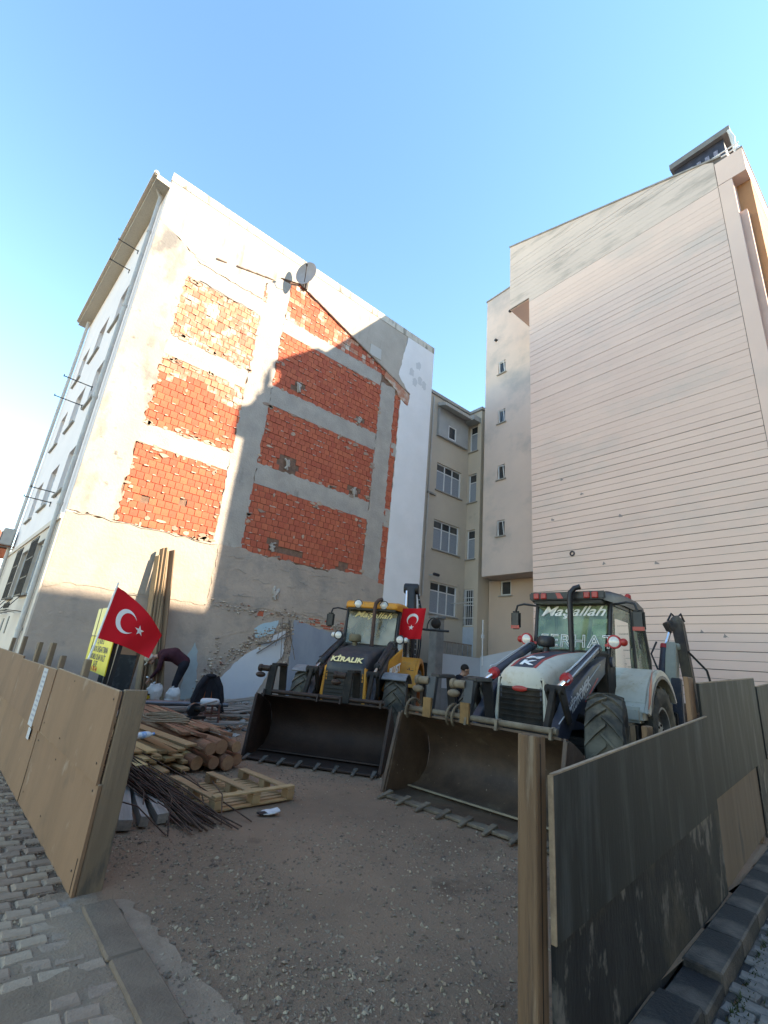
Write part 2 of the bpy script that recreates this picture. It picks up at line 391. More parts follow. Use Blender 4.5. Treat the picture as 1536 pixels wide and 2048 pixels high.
MB().sheet(dust_fn, 70, 90).build('dust_cover', pm('street_dust', (0.30,0.205,0.14), (0.215,0.147,0.10), scale=1.8, rough=.95, bump=.9, bscale=55, col3=(0.33,0.27,0.22), scale3=2.2, t3=(.55,.7)), left_street, smooth=60, recalc=False)
# right street: grey setts running along the kerb
g = MB(); ud = Vector((0.9955, 0.0951)); nd = Vector((0.0951, -0.9955))
def rst(s, o): p = Vector((2.5, 1.42)) + ud*s + nd*o; return p.x, p.y     # along the fence, out into the street
g.add([(*rst(-0.2,0.02),-0.12),(*rst(-0.2,9),-0.12),(*rst(26,9),-0.12),(*rst(26,0.02),-0.12)], [(0,1,2,3)])
right_street = tag(g.build('side_street', M_street), kind='structure')
cells = []; s = 0.6; row = 0; ang = math.atan2(ud.y, ud.x)
while s < 9.5:
    o = 0.335 + (0.06 if row % 2 else 0)
    while o < 1.5:
        x, y = rst(s, o)
        cells.append((x+random.uniform(-.01,.01), y+random.uniform(-.01,.01), -0.085+random.uniform(-.006,.006)-0.01*max(0,mnoise.noise(Vector((x*2,y*2,3)))), ang+math.pi/2+random.uniform(-.06,.06), random.randrange(6)))
        o += 0.152
    s += 0.121; row += 1
lay_setts(right_street, cells, M_sett_grey, M_sett_i, 250)
# kerbs
kerb = tag(MB().bx(0.90, 1.20, -1.0, 4.35, -0.15, -0.028).build('kerb', M_kerb), kind='structure')
def stone(parent, cx, cy, l, w, ang, z, mat, h=0.2):
    b = MB().bx(-w/2, w/2, -l/2, l/2, -h, 0)
    o = b.build('kerb_stone', mat, parent, bevel=0.010)
    o.matrix_local = Matrix.Translation((cx, cy, z)) @ Matrix.Rotation(ang, 4, 'Z') @ Euler((random.uniform(-.006,.006), random.uniform(-.012,.012), 0)).to_matrix().to_4x4()
    return o
stone(kerb, 1.005, 3.52, 0.655, 0.185, 0.05, 0.004, M_kerb); stone(kerb, 1.045, 2.855, 0.655, 0.185, 0.05, 0.008, M_kerb)
stone(kerb, 1.08, 2.19, 0.655, 0.185, 0.05, 0.006, M_kerb); stone(kerb, 1.11, 1.53, 0.655, 0.185, 0.04, 0.006, M_kerb)
apron = MB().prism(ragged([(1.16,1.7),(1.42,1.7),(1.36,2.5),(1.27,3.1),(1.17,3.8),(1.08,3.85)], 0.02, 0.05, 3), lambda a,b: (a,b,-0.1), lambda a,b: (a,b,-0.009))
apron.build('concrete_apron', pm('thin_concrete', (0.31,0.217,0.15), (0.235,0.162,0.112), scale=6, rough=0.92, bump=0.8, bscale=50), kerb)
rk = tag(MB().add([(*rst(-.1,.05),-0.1),(*rst(-.1,.3),-0.1),(*rst(14,.3),-0.1),(*rst(14,.05),-0.1)], [(0,1,2,3)]).build('side_kerb', M_kerb_dark), kind='structure')
s = 0.32
for k in range(18):
    l = 0.62 if k != 1 else 0.42
    x, y = rst(s + l/2, 0.150)
    stone(rk, x, y, l-0.006, 0.215, ang - math.pi/2, 0.012 if k != 1 else -0.03, M_kerb_dark, h=0.16)
    s += l + (0.05 if k == 0 else 0)
# moss and weeds in the gutter beside the side kerb
gw = MB(); rr = random.Random(5)
for k in range(420):
    sp = rr.choice([1.15, 1.5, 2.0, 2.6, 3.1, 3.6, 4.2]) + rr.gauss(0, .16); op = 0.31 + abs(rr.gauss(0, .035))
    x, y = rst(sp, op); h = rr.uniform(.01, .035); a = rr.uniform(0, 6.28); w = .006
    dx, dy = math.cos(a)*w, math.sin(a)*w; lx, ly = rr.uniform(-.03,.03), rr.uniform(-.03,.03)
    gw.add([(x-dx,y-dy,-.095),(x+dx,y+dy,-.095),(x+lx,y+ly,-.095+h)], [(0,1,2)])
tag(gw.build('grass', pm('gutter_grass', (0.04,0.055,0.018), (0.065,0.07,0.028), scale=9, rough=0.8, island=0.3), recalc=False), 'short green weeds growing in the gutter beside the dark kerb', 'grass', kind='stuff')

# ---------------------------------------------------------------- gravel strewn over the yard
rng = np.random.default_rng(3)
octv = np.array([(1,0,0),(-1,0,0),(0,1,0),(0,-1,0),(0,0,1),(0,0,-1)], float)
octf = np.array([(0,2,4),(2,1,4),(1,3,4),(3,0,4),(2,0,5),(1,2,5),(3,1,5),(0,3,5)])
def scatter(name, n, fn, smin, smax, mat):
    V = []; F = []; c = 0
    while c < n:
        p = fn()
        if p is None: continue
        x, y, z = p
        s = smin*(smax/smin)**(rng.random()**2.2)
        a = rng.random()*6.28; ca, sa = math.cos(a), math.sin(a)
        q = octv*(s*np.array([1, rng.uniform(.55,.95), rng.uniform(.4,.75)])) + rng.normal(0, s*.18, (6,3))
        q = np.stack([q[:,0]*ca-q[:,1]*sa, q[:,0]*sa+q[:,1]*ca, q[:,2]], 1) + (x, y, z + s*.15)
        V.append(q); F.append(octf + 6*c); c += 1
    V = np.concatenate(V); F = np.concatenate(F)
    me = bpy.data.meshes.new(name); me.from_pydata(V.tolist(), [], F.tolist()); me.materials.append(mat)
    o = bpy.data.objects.new(name, me); COL.objects.link(o); return o
def yard_pt():
    d = rng.uniform(1.9, 11.5); a = rng.uniform(0.30, 1.42)      # polar from the street corner
    x, y = d*math.cos(a), d*math.sin(a)
    if x < yard_left(y)+.12 or y < 1.5: return None
    dens = 0.35 + 0.9*mnoise.noise(Vector((x*0.9, y*0.9, 2.2))) + (0.55 if x < 2.2 and y < 5.6 else 0)
    if rng.random() > dens: return None
    return x, y, yard_z(x, y)
tag(scatter('gravel', 26000, yard_pt, 0.0045, 0.020, M_gravel), 'loose grey gravel strewn over the brown yard ground', 'gravel', kind='stuff')
def street_pt():
    if rng.random() < .6:
        y = rng.uniform(2.2, 7.5); x = yard_left(y) - .06 - abs(rng.normal(0, .18)) if y > 3.9 else rng.uniform(-.3, .9)
    else:
        y = rng.uniform(1.7, 4.2); x = min(.97, rng.choice([rng.uniform(-.3, 1.0), rng.normal(.84, .07), rng.normal(.62, .12)]))
    return x, y, -0.02
tag(scatter('street_grit', 7500, street_pt, 0.003, 0.012, M_gravel), 'fine grit along the edge of the sett street', 'gravel', kind='stuff')
def rubble_pt():
    x = rng.uniform(2.5, 11.5); y = rng.uniform(9.3, 12.95)
    if rng.random() > (y-8.6)/4.0: return None
    return x, y, yard_z(x, y)
tag(scatter('rubble', 4200, rubble_pt, 0.015, 0.095, pm('rubble_stone', (0.36,0.32,0.28), (0.24,0.215,0.19), scale=5, rough=0.95, island=0.5)), 'broken plaster and stone rubble along the foot of the bare wall', 'rubble', kind='stuff')
# ---------------------------------------------------------------- window maker (a right, b up, c outward in matrix M)
def window(parent, M, w, h, cols=1, trans=0.0, frame=0.06, pane=M_curtain, sill=True, depth=0.10, fmat=M_pvc, tilt=0.0):
    b = MB(); c0, c1 = -depth, -depth+0.05
    b.bx(-w/2, -w/2+frame, 0, h, c0, c1); b.bx(w/2-frame, w/2, 0, h, c0, c1)
    b.bx(-w/2+frame, w/2-frame, 0, frame, c0, c1-.002); b.bx(-w/2+frame, w/2-frame, h-frame, h, c0, c1-.002)
    xs = [-w/2+frame + (w-2*frame)*i/cols for i in range(cols+1)]
    for x in xs[1:-1]: b.bx(x-frame*.45, x+frame*.45, frame, h-frame, c0, c1-.004)
    if trans: b.bx(-w/2+frame, w/2-frame, h*(1-trans)-frame*.4, h*(1-trans)+frame*.4, c0, c1-.006)
    o = b.build('window', fmat, parent); o.matrix_local = M
    for i in range(cols):
        x0 = xs[i]+.01; x1 = xs[i+1]-.01
        if trans:
            MB().bx(x0, x1, frame*.8, h*(1-trans)-frame*.3, c0+.012, c0+.02).build('pane', pane, o)
            MB().bx(x0, x1, h*(1-trans)+frame*.3, h-frame*.8, c0+.012, c0+.02).build('pane', M_pane, o)
        else:
            q = MB().bx(x0, x1, frame*.8, h-frame*.8, c0+.012, c0+.02).build('pane', pane, o)
            if tilt:
                q2 = MB().bx(x0, x0+.03, 0, h*.86, 0, .03).bx(x1-.03, x1, 0, h*.86, 0, .03).bx(x0, x1, h*.86-.03, h*.86, 0, .032).build('open_sash', fmat, o)
                q2.matrix_local = Matrix.Translation((0, frame, c1)) @ Matrix.Rotation(tilt, 4, 'X')
    if sill: MB().bx(-w/2-.07, w/2+.07, -.05, 0, -depth, .07).build('sill', M_sill, o)
    return o
def opening_frame(P, nx, ny):      # matrix at P on a wall whose outward normal is (nx,ny)
    nrm = Vector((nx, ny, 0)).normalized(); a = Vector((0,0,1)).cross(nrm)
    M = Matrix((a, Vector((0,0,1)), nrm)).transposed().to_4x4(); M.translation = Vector(P); return M
def holed_wall(name, parent, M, a0, a1, b0, b1, rects, mat, depth=.22, mats=None):
    """flat wall panel (front at c=0) with real rectangular openings and reveals"""
    xs = sorted({a0, a1, *[r[0] for r in rects], *[r[1] for r in rects]}); zs = sorted({b0, b1, *[r[2] for r in rects], *[r[3] for r in rects]})
    b = MB(); inside = lambda x, z: any(r[0] < x < r[1] and r[2] < z < r[3] for r in rects)
    for i in range(len(xs)-1):
        for j in range(len(zs)-1):
            if not inside((xs[i]+xs[i+1])/2, (zs[j]+zs[j+1])/2):
                b.add([(xs[i],zs[j],0),(xs[i+1],zs[j],0),(xs[i+1],zs[j+1],0),(xs[i],zs[j+1],0)], [(0,1,2,3)])
    for (x0,x1,z0,z1) in list(rects) + [(a0,a1,b0,b1)]:
        b.add([(x0,z0,0),(x1,z0,0),(x1,z1,0),(x0,z1,0),(x0,z0,-depth),(x1,z0,-depth),(x1,z1,-depth),(x0,z1,-depth)], [(0,1,5,4),(1,2,6,5),(2,3,7,6),(3,0,4,7)])
    o = b.build(name, mat, parent, recalc=False); o.matrix_local = M
    return o

# ---------------------------------------------------------------- LEFT BUILDING with the bare party wall (plane y = 13)
lb = thing('apartment_building', 'pale apartment block whose side wall shows bare orange bricks between concrete beams', 'building', (0.61, 13.0, 0))
OX, OY = 0.61, 13.0
def wx(x): return x - OX
u = Vector((-0.085, 0.9964)); LEN = 9.6
body = MB(); fp = [(0.30, .06), (11.64, .06), (11.64, 14.0), (u.x*LEN+.3, u.y*LEN+.06)]
body.prism(fp, lambda a,b: (a,b,-.1), lambda a,b: (a,b,15.35)).build('wall', M_facade, lb)
def pw(name, poly, mat, f=0.0, t=0.05, rag=0.0, step=.12, seed=1, keep=(), parent=None):
    """flat piece on the party wall: outline (x,z) in wall metres, face f metres proud of y=13"""
    p = ragged(poly, rag, step, seed, keep) if rag else poly
    return MB().prism([(wx(x), z) for x, z in p], lambda a,b: (a, t, b), lambda a,b: (a, -f, b)).build(name, mat, parent or lb)
MB().bx(.0, .31, .061, .45, 0, 15.3).build('corner_core', M_facade, lb)
party = pw('party_wall', [(0.62,0),(12.24,0),(12.24,15.3),(0.62,15.3)], M_mortar, f=-0.025, t=0.058)
# brick panels
panels = [(1.65,4.17,4.45,6.68), (1.65,4.17,7.25,9.52), (1.65,4.20,10.16,12.37), (4.96,9.47,4.40,6.57), (4.96,9.47,7.22,9.37), (5.0,9.50,10.04,12.24),
          (10.2,10.5,4.3,12.2)]
holes = [(6.0,7.55,.32),(6.15,7.4,.2),(8.75,7.45,.22),(5.95,4.75,.18),(6.35,4.68,.22),(6.9,4.7,.15),(8.6,4.62,.2),(5.9,10.45,.2),(8.6,10.3,.16),(3.2,5.4,.08),(3.5,5.25,.1),(2.25,5.15,.09)]
BR = []; rb = random.Random(11)
def course(x0, x1, z, off, h=.19, l=.2, top=None):
    x = x0 - off
    while x < x1-.02:
        a = max(x, x0)+.007; b = min(x+l, x1)-.007
        if b-a > .03:
            cx = (a+b)/2; cz = z+h/2
            if not any(abs(cx-hx) < r and abs(cz-hz) < r*.8 for hx, hz, r in holes):
                zt = h if top is None else min(h, top(cx)-z)
                if zt > .04: BR.append((a, b, z+.006, z+zt-.006, rb.uniform(-.014,.010), rb.uniform(-.006,.006)))
        x += l
for (x0,x1,z0,z1) in panels:
    n = max(1, round((z1-z0)/.2)); h = (z1-z0)/n
    for k in range(n): course(x0, x1, z0+k*h, (k % 2)*.1 + rb.uniform(0,.06), h)
gtop = lambda x: min(14.5 + (x-5.35)*0.9, 14.45 - (x-5.45)*.345)
z = 12.78
while z < 14.4:
    course(5.02, 10.75, z, rb.uniform(0,.2), .2, .2, gtop); z += .2
for zz in (12.98, 13.18, 13.38): course(3.5, 4.25, zz, rb.uniform(0,.2), .19, .2, lambda x: 13.62)
for k in range(5): course(7.05+.1*k, 8.95, 2.42+.075*k, rb.uniform(0,.2), .07, .2)
for (a,b,z) in ((1.12,1.32,2.28),(1.02,1.22,2.08),(0.98,1.14,1.88),(1.14,1.36,1.88),(1.05,1.3,1.72),(5.85,6.05,2.62),(6.9,7.1,3.55),(8.3,8.5,3.9),(7.6,7.8,3.35),(4.75,4.95,1.35),(4.65,4.85,1.15),(4.55,4.7,1.6)): course(a, b, z, 0, .18)
def brick_box(bk):
    a, b, z0, z1, f, t = bk; return MB().bx(wx(a), wx(b), -f, .045, z0, z1)
cd = lambda bk: ((bk[0]+bk[1])/2)**2 + 169 + ((bk[2]+bk[3])/2-1.6)**2
BR.sort(key=cd)
shared = MB().bx(-.093,.093,0,.05,-.094,.094).data('brick', M_brick, bevel=0)
for bk in BR[:300]:
    a, b, z0, z1, f, t = bk
    M = Matrix.Translation((wx((a+b)/2), -f, (z0+z1)/2)) @ Matrix.Rotation(t, 4, 'Y') @ Matrix.Diagonal(((b-a)/.186, 1, (z1-z0)/.188, 1))
    inst('brick', shared, party, M)
far = MB(); pale = MB()
for bk in BR[300:]:
    a, b, z0, z1, f, t = bk; q = (a < 4.3 and (z0 > 10.0 or z0 > 8.75 + .25*math.sin(a*3))) or (z0 > 12.7 and rb.random() < .35)
    (pale if q else far).bx(wx(a), wx(b), -f, .045, z0, z1)
tag(pale.build('washed_brick_field', M_pbrick, party), kind='stuff')
tag(far.build('brick_field', M_brick_i, party), kind='stuff')
# mortar dollops and chips lying proud on the joints
chips = MB()
for k in range(420):
    bk = rb.choice(BR); x = wx(rb.uniform(bk[0], bk[1])); z = bk[2]; w = rb.uniform(.03,.14); hh = rb.uniform(.008,.022)
    chips.hexa([(x-w/2,-.024,z-hh),(x+w/2,-.022,z-hh*.6),(x+w/2,.03,z-hh*.6),(x-w/2,.03,z-hh)], [(x-w*.4,-.014,z+hh),(x+w*.45,-.02,z+hh*.7),(x+w*.45,.03,z+hh*.7),(x-w*.4,.03,z+hh)])
tag(chips.build('mortar_chips', pm('mortar_chip', (0.52,0.40,0.32), (0.40,0.30,0.24), scale=9, rough=0.95), party), kind='stuff')
sm = MB()       # thin smears of old mortar and plaster left over the brick faces, thickest along the panel edges
for k in range(230):
    x0, x1, z0, z1 = rb.choice(panels[:6]); e = rb.random()
    x = rb.uniform(x0, x1); z = rb.uniform(z0, z1)
    if e < .35: z = z1 - abs(rb.gauss(0, .10))
    elif e < .6: z = z0 + abs(rb.gauss(0, .10))
    elif e < .9: x = (x0 + abs(rb.gauss(0, .08))) if rb.random() < .5 else (x1 - abs(rb.gauss(0, .08)))
    w = rb.uniform(.03, .16); h = rb.uniform(.02, .08)
    pts = [(wx(x)+w*math.cos(a)*rb.uniform(.5,1.2), z+h*math.sin(a)*rb.uniform(.5,1.2)) for a in [i*.785 for i in range(8)]]
    sm.prism(pts, lambda a,b: (a,.01,b), lambda a,b: (a,-.0155,b))
tag(sm.build('mortar_smears', pm('mortar_smear', (0.46,0.34,0.26), (0.37,0.265,0.20), scale=8, rough=.95, island=.25, bump=.6, bscale=30), party), kind='stuff')
# concrete frame
for k, (x0,x1,z0,z1) in enumerate([(4.15,5.0,4.3,14.25),(9.46,10.21,4.35,12.42)]):
    pw('concrete_column', [(x0,z0),(x1,z0),(x1,z1),(x0,z1)], M_concrete, f=.006, rag=.035, step=.12, seed=20+k)
for k, (x0,x1,z0,z1,m) in enumerate([(1.6,4.14,6.66,7.27,0),(1.6,4.14,9.50,10.18,0),(1.6,4.14,12.35,13.0,0),(5.01,9.45,6.55,7.24,0),(5.01,9.45,9.35,10.06,0),(5.01,9.40,12.22,12.80,0),(10.22,10.5,6.5,7.2,0),(10.22,10.5,9.45,10.0,0)]):
    pw('concrete_beam', [(x0,z0),(x1,z0),(x1,z1),(x0,z1)], M_concrete, f=.004, rag=.032, step=.1, seed=40+k, keep=(0,))
# plaster fields
pw('render_coat', [(0.62,0.01),(10.5,0.01),(10.5,4.28),(0.62,4.40)], M_lowplaster, f=.001, t=.03)
pw('plaster_strip', [(0.62,4.45),(1.63,4.45),(1.66,6.7),(1.68,9.5),(1.70,12.4),(2.0,12.95),(1.5,13.3),(0.62,13.7)], M_cream, f=.018, rag=.055, step=.11, seed=3, keep=(7,))
pw('plaster_field', [(0.62,13.72),(1.5,13.32),(2.0,13.0),(4.1,13.02),(4.1,13.7),(4.6,14.3),(5.3,14.55),(10.95,12.6),(10.45,13.1),(10.4,13.6),(10.62,15.3),(0.62,15.3)], M_topcream, f=.02, rag=.03, step=.16, seed=4, keep=(9,10,11))
pw('white_plaster', [(10.5,0),(12.24,0),(12.24,15.3),(10.64,15.3),(10.36,13.6),(10.30,13.2),(10.98,12.5),(10.9,11.95),(10.52,12.1),(10.5,8.0)], M_white, f=.03, rag=.03, step=.15, seed=5, keep=(0,1,2,9))
pw('plaster_band', [(1.0,2.75),(4.3,2.7),(4.35,4.42),(1.7,4.42),(0.62,4.42),(0.62,2.6)], M_lowcream, f=.012, rag=.03, step=.13, seed=6, keep=(4,))
pw('plaster_band', [(4.32,2.85),(7.1,2.85),(9.6,2.80),(10.48,2.6),(10.48,4.33),(9.5,4.52),(8.14,4.46),(8.06,4.33),(7.0,4.37),(5.62,4.40),(5.0,4.48),(4.36,4.44)], M_lowplaster, f=.016, rag=.035, step=.12, seed=7, keep=(3,))
pw('plaster_band', [(0.62,0),(4.9,0),(4.9,1.9),(5.7,2.2),(5.9,2.85),(4.3,2.85),(4.3,2.68),(0.62,2.58)], M_lowplaster, f=.010, rag=.03, step=.13, seed=8, keep=(0,7))
pw('plaster_band', [(9.0,0),(10.48,0),(10.48,2.6),(9.05,2.75)], M_lowplaster, f=.012, rag=.03, step=.13, seed=9, keep=(0,1))
for k, (pl, m) in enumerate([([(5.1,.3),(6.1,.3),(6.6,1.3),(6.88,1.6),(6.83,2.3),(6.49,2.14),(6.1,1.82),(5.44,1.29),(5.08,.85)], M_blue), ([(7.08,.3),(8.75,.3),(8.75,1.44),(8.95,2.5),(8.6,2.44),(7.9,2.5),(7.08,2.66),(7.1,1.9)], M_bluegrey),
              ([(5.90,2.0),(6.5,2.2),(6.55,2.58),(6.1,2.44),(5.84,2.25)], M_teal), ([(4.12,.3),(4.5,.35),(4.48,.8),(4.36,1.5),(4.24,1.72),(4.10,1.3)], M_aqua), ([(6.2,.3),(7.05,.3),(7.05,2.2),(6.9,2.3),(6.92,1.5)], M_lowplaster), ([(4.9,0),(9.05,0),(9.05,.32),(4.9,.32)], M_lowplaster)]):
    pw('paint_patch', pl, m, f=.022+.001*k, rag=.03, step=.11, seed=60+k)
# ledges of broken plaster, cracks standing proud
led = MB()
def ledge(x0, z0, x1, z1, n, a=.02):
    px, pz = x0, z0
    for i in range(1, n+1):
        t = i/n; nx, nz = x0+(x1-x0)*t+rb.uniform(-.03,.03), z0+(z1-z0)*t+rb.uniform(-.04,.04)
        led.bar((wx(px),-.022,pz),(wx(nx),-.022,nz), rb.uniform(.006,.018), rb.uniform(.008,.02), (0,1,0)); px, pz = nx, nz
for k in range(34):
    x = rb.uniform(4.4, 10.2); z = rb.uniform(2.7, 4.3) if rb.random() < .75 else rb.uniform(.6, 2.6)
    if 4.95 < x < 9.0 and z < 2.7: continue
    ledge(x, z, x+rb.uniform(.12,.55), z+rb.uniform(-.06,.06), rb.randrange(2,5))
for a in ((2.1,2.75,3.4,2.66,9),(0.7,4.42,4.3,4.4,16),(1.6,13.2,2.1,13.1,6),(2.1,12.4,4.1,12.36,10)): ledge(*a)
lump = MB()
def chunks(x0, z0, x1, z1, n, spread=.07, big=.06):
    for i in range(n):
        t = rb.random(); x = wx(x0+(x1-x0)*t+rb.gauss(0,spread)); z = z0+(z1-z0)*t+rb.gauss(0,spread); q = rb.uniform(.012,big)
        lump.add([(x+q*rb.uniform(.6,1.3),-.02,z),(x-q*rb.uniform(.6,1.3),-.02,z+rb.uniform(-.01,.01)),(x,-.02-q*rb.uniform(.3,.9),z+rb.uniform(-.01,.01)),(x+rb.uniform(-.01,.01),-.02,z+q*rb.uniform(.4,.9)),(x,-.02,z-q*rb.uniform(.4,.9))], [(0,2,3),(2,1,3),(2,0,4),(1,2,4)])
for a in ((4.75,.35,5.05,1.1,60),(4.7,.9,5.9,2.0,110),(5.2,1.45,6.5,2.15,90),(5.8,2.05,7.0,2.55,90),(7.0,2.72,9.0,2.62,80),(6.9,1.2,7.05,2.6,70),(4.4,2.8,5.9,2.7,60),(4.5,.3,4.9,1.9,60),(5.9,2.65,7.1,2.85,50)): chunks(*a)
tag(led.build('plaster_ledges', pm('broken_plaster_edge', (0.40,0.365,0.33), (0.32,0.29,0.265), scale=7, rough=0.95), party), kind='stuff')
tag(lump.build('broken_plaster', pm('broken_plaster_lump', (0.46,0.375,0.305), (0.34,0.27,0.22), scale=6, rough=.95, island=.35, col3=(0.40,0.17,0.11), scale3=3, t3=(.6,.66)), party), kind='stuff')
# old roof line: verge tiles left on the wall
vt = MB().lathe([(.032,0),(.042,.02),(.036,.34),(.026,.36)], (0,0,0), (1,0,0), 10).data('verge_tile', M_oldtile, smooth=40)
def tiles(x0, z0, x1, z1, n, skip=()):
    for i in range(n):
        if i in skip: continue
        t = i/n; a = math.atan2(z1-z0, x1-x0); l = math.hypot(x1-x0, z1-z0)/n/.36
        M = Matrix.Translation((wx(x0+(x1-x0)*t), -.03, z0+(z1-z0)*t)) @ Matrix.Rotation(-a, 4, 'Y') @ Matrix.Diagonal((l, 1, 1, 1))
        inst('verge_tile', vt, lb, M)
tiles(2.40, 13.5, 4.35, 14.03, 6, (1,)); tiles(5.4, 14.5, 10.98, 12.55, 17, (0,))
pw('old_fascia', [(9.6,13.0),(10.95,12.52),(10.93,12.0),(10.35,12.15),(10.3,12.35),(9.55,12.72)], M_pbrick, f=.035, rag=.03, step=.08, seed=70)
# rebuild of wall top: parapet cap with dark weather stain, niche, small vents
MB().bx(-.012, 11.645, -.034, .5, 15.3, 15.62).build('parapet', pm('parapet_render', (0.62,0.56,0.47), (0.54,0.48,0.40), scale=1.2, rough=.95, bump=.5, bscale=12, col3=(0.20,0.18,0.145), scale3=2.4, t3=(0.5,0.64), stretch3=(1.6,1,0.35)), lb)
pw('niche', [(8.7,13.35),(9.28,13.35),(9.25,13.85),(8.7,13.85)], pm('niche_render', (0.50,0.47,0.43)), f=.045)
for k, (x, z) in enumerate(((11.0,13.7),(11.5,13.5),(11.35,14.2),(11.2,13.3),(11.75,13.4))):
    pw('flaked_patch', [(x-.12,z-.2),(x+.1,z-.22),(x+.14,z+.1),(x,z+.2),(x-.13,z+.08)], pm('flaked_wall', (0.60,0.59,0.585)), f=.032, rag=.04, step=.07, seed=80+k)
for k, (x, z) in enumerate(((6.0,7.62),(8.75,7.5),(5.95,4.8),(5.92,10.5),(8.6,10.36),(6.3,3.45))):
    b = MB()
    for q in range(5): b.path([(wx(x)+rb.uniform(-.12,.12), .0, z+rb.uniform(-.05,.1)), (wx(x)+rb.uniform(-.08,.08), -.06, z+rb.uniform(-.1,.05)), (wx(x)+rb.uniform(-.08,.1), -.03, z-rb.uniform(.1,.3))], rb.uniform(.02,.045), 6)
    b.build('mortar_lump', pm('pale_mortar', (0.48,0.43,0.38), (0.38,0.34,0.30), scale=8, rough=0.95), lb, smooth=50)
# ---- street front of that building (grazing view)
FM = Matrix.Translation((0,0,0)) @ Matrix((( u.x, 0, -u.y, 0), (u.y, 0, u.x, 0), (0, 1, 0, 0), (0,0,0,1)))   # a along the front, b up, c outward
def fbox(name, mat, a0,a1,b0,b1,c0,c1, bevel=0, parent=None):
    o = MB().bx(a0,a1,b0,b1,c0,c1).build(name, mat, parent or lb, bevel=bevel)
    if parent is None: o.matrix_local = FM
    return o
FWIN = [(a, w, zb, 1.35) for zb in (5.3, 8.15, 11.0) for a, w in ((2.1, 1.1), (4.6, 1.3), (7.2, 1.2))]
holed_wall('street_front', lb, FM, 0.0, LEN, 4.2, 15.3, [(a-w/2, a+w/2, z, z+h) for a, w, z, h in FWIN], M_facade, .3)
BWIN = [(2.1, 1.1, 2.5, 1.4), (4.7, 1.2, 2.5, 1.4)]
holed_wall('front_base', lb, FM @ Matrix.Translation((0,0,.03)), 0.0, LEN, 0, 4.2, [(a-w/2, a+w/2, z, z+h) for a, w, z, h in BWIN], M_facadelow, .3)
fbox('string_course', M_facadelow, 0, LEN, 4.2, 4.34, .0, .07)
for a, w, z, h in FWIN: window(lb, FM @ Matrix.Translation((a, z, 0)), w, h, 2, .25, depth=.16, pane=M_pane)
for a, w, z, h in BWIN:
    window(lb, FM @ Matrix.Translation((a, z, .03)), w, h, 2, 0, depth=.14, pane=M_pane)
    gr = MB()
    for i in range(8): gr.tube((a-.55+i*.157, 2.42, .16), (a-.55+i*.157, 3.95, .16), .012, n=6)
    for zz in (2.45, 2.9, 3.4, 3.9): gr.bar((a-.62, zz, .16), (a+.62, zz, .16), .02, .03, (0,1,0))
    for i in range(6):
        cx = a-.45+i*.18; gr.path([(cx+.1*math.cos(t*.8)*(1-t*.1), 2.15+.1*math.sin(t*.8)*(1-t*.1), .3) for t in range(9)], .01, 5)
    gr.bar((a-.65, 2.05, .34), (a+.65, 2.05, .34), .03, .03, (0,1,0)); gr.bar((a-.65, 2.35, .34), (a+.65, 2.35, .34), .02, .02, (0,1,0))
    for q in (-.6, .6): gr.bar((a+q, 2.05, .04), (a+q, 2.05, .34), .02, .02); gr.bar((a+q, 2.4, .16), (a+q, 2.1, .34), .02, .02)
    o = gr.build('window_grille', M_darkmetal, lb); o.matrix_local = FM
fbox('wall_vent', M_pane, 3.3, 3.5, 1.5, 1.95, .02, .045); fbox('wall_vent', M_pane, 4.3, 4.55, 1.45, 1.9, .02, .045)
b = MB().tube((.42,0,.10),(.42,14.9,.10),.055,n=12); 
for z in (1.6, 4.6, 7.6, 10.6, 13.4): b.tube((.42,z,.10),(.42,z+.08,.10),.068,n=12)
b.path([(.42,14.85,.10),(.40,14.98,.2),(.3,15.1,.40)], .05, 10)
o = b.build('drain_pipe', M_grey_pipe, lb, smooth=40); o.matrix_local = FM
b = MB().tube((9.2,0,.12),(9.2,14.9,.12),.06,n=12); o = b.build('drain_pipe', M_grey_pipe, lb, smooth=40); o.matrix_local = FM
fbox('eave', M_soffit, -.03, LEN+.35, 14.98, 15.16, 0.0, .40); fbox('gutter', M_facadelow, -.05, LEN+.4, 15.10, 15.26, .37, .50, bevel=.03)
for (s, z, l, kk) in ((2.15,14.0,.62,0),(2.7,13.55,.62,0),(2.3,8.75,.75,1),(3.2,8.45,.75,1),(2.25,5.3,.62,0),(2.9,5.15,.65,0)):
    b = MB().bar((s, z, 0), (s, z, l), .022, .022); b.bar((s, z-.12, .02), (s, z+.03, .02), .03, .02, (0,0,1)); b.tube((s, z-.02, l), (s, z+.05, l), .014, n=6)
    o = b.build('bracket_rod', M_darkmetal, lb); o.matrix_local = FM
# air conditioner on the far end of that front
ac = thing('air_conditioner', 'grey air conditioner box high on the far end of the pale street front', 'air conditioner')
ac.matrix_world = Matrix.Translation((OX, OY, 0)) @ FM @ Matrix.Translation((9.25, 4.55, .0))
MB().bx(-.45,.45,0,.62,.12,.46).build('case', pm('ac_case', (0.42,0.40,0.37), (0.36,0.34,0.32), scale=4, rough=0.6), ac, bevel=.02)
MB().lathe([(.22,0),(.22,.02),(.05,.03)], (-.12,.31,.46), (0,0,1), 20).build('fan_grille', M_darkmetal, ac)
MB().bar((-.35,-.03,0),(-.35,-.03,.5),.04,.04).bar((.35,-.03,0),(.35,-.03,.5),.04,.04).bar((-.5,-.03,.44),(.5,-.03,.44),.04,.04,(0,1,0)).build('bracket', pm('rust_bracket', (0.28,0.10,0.05), (0.2,0.07,0.04), scale=8), ac)
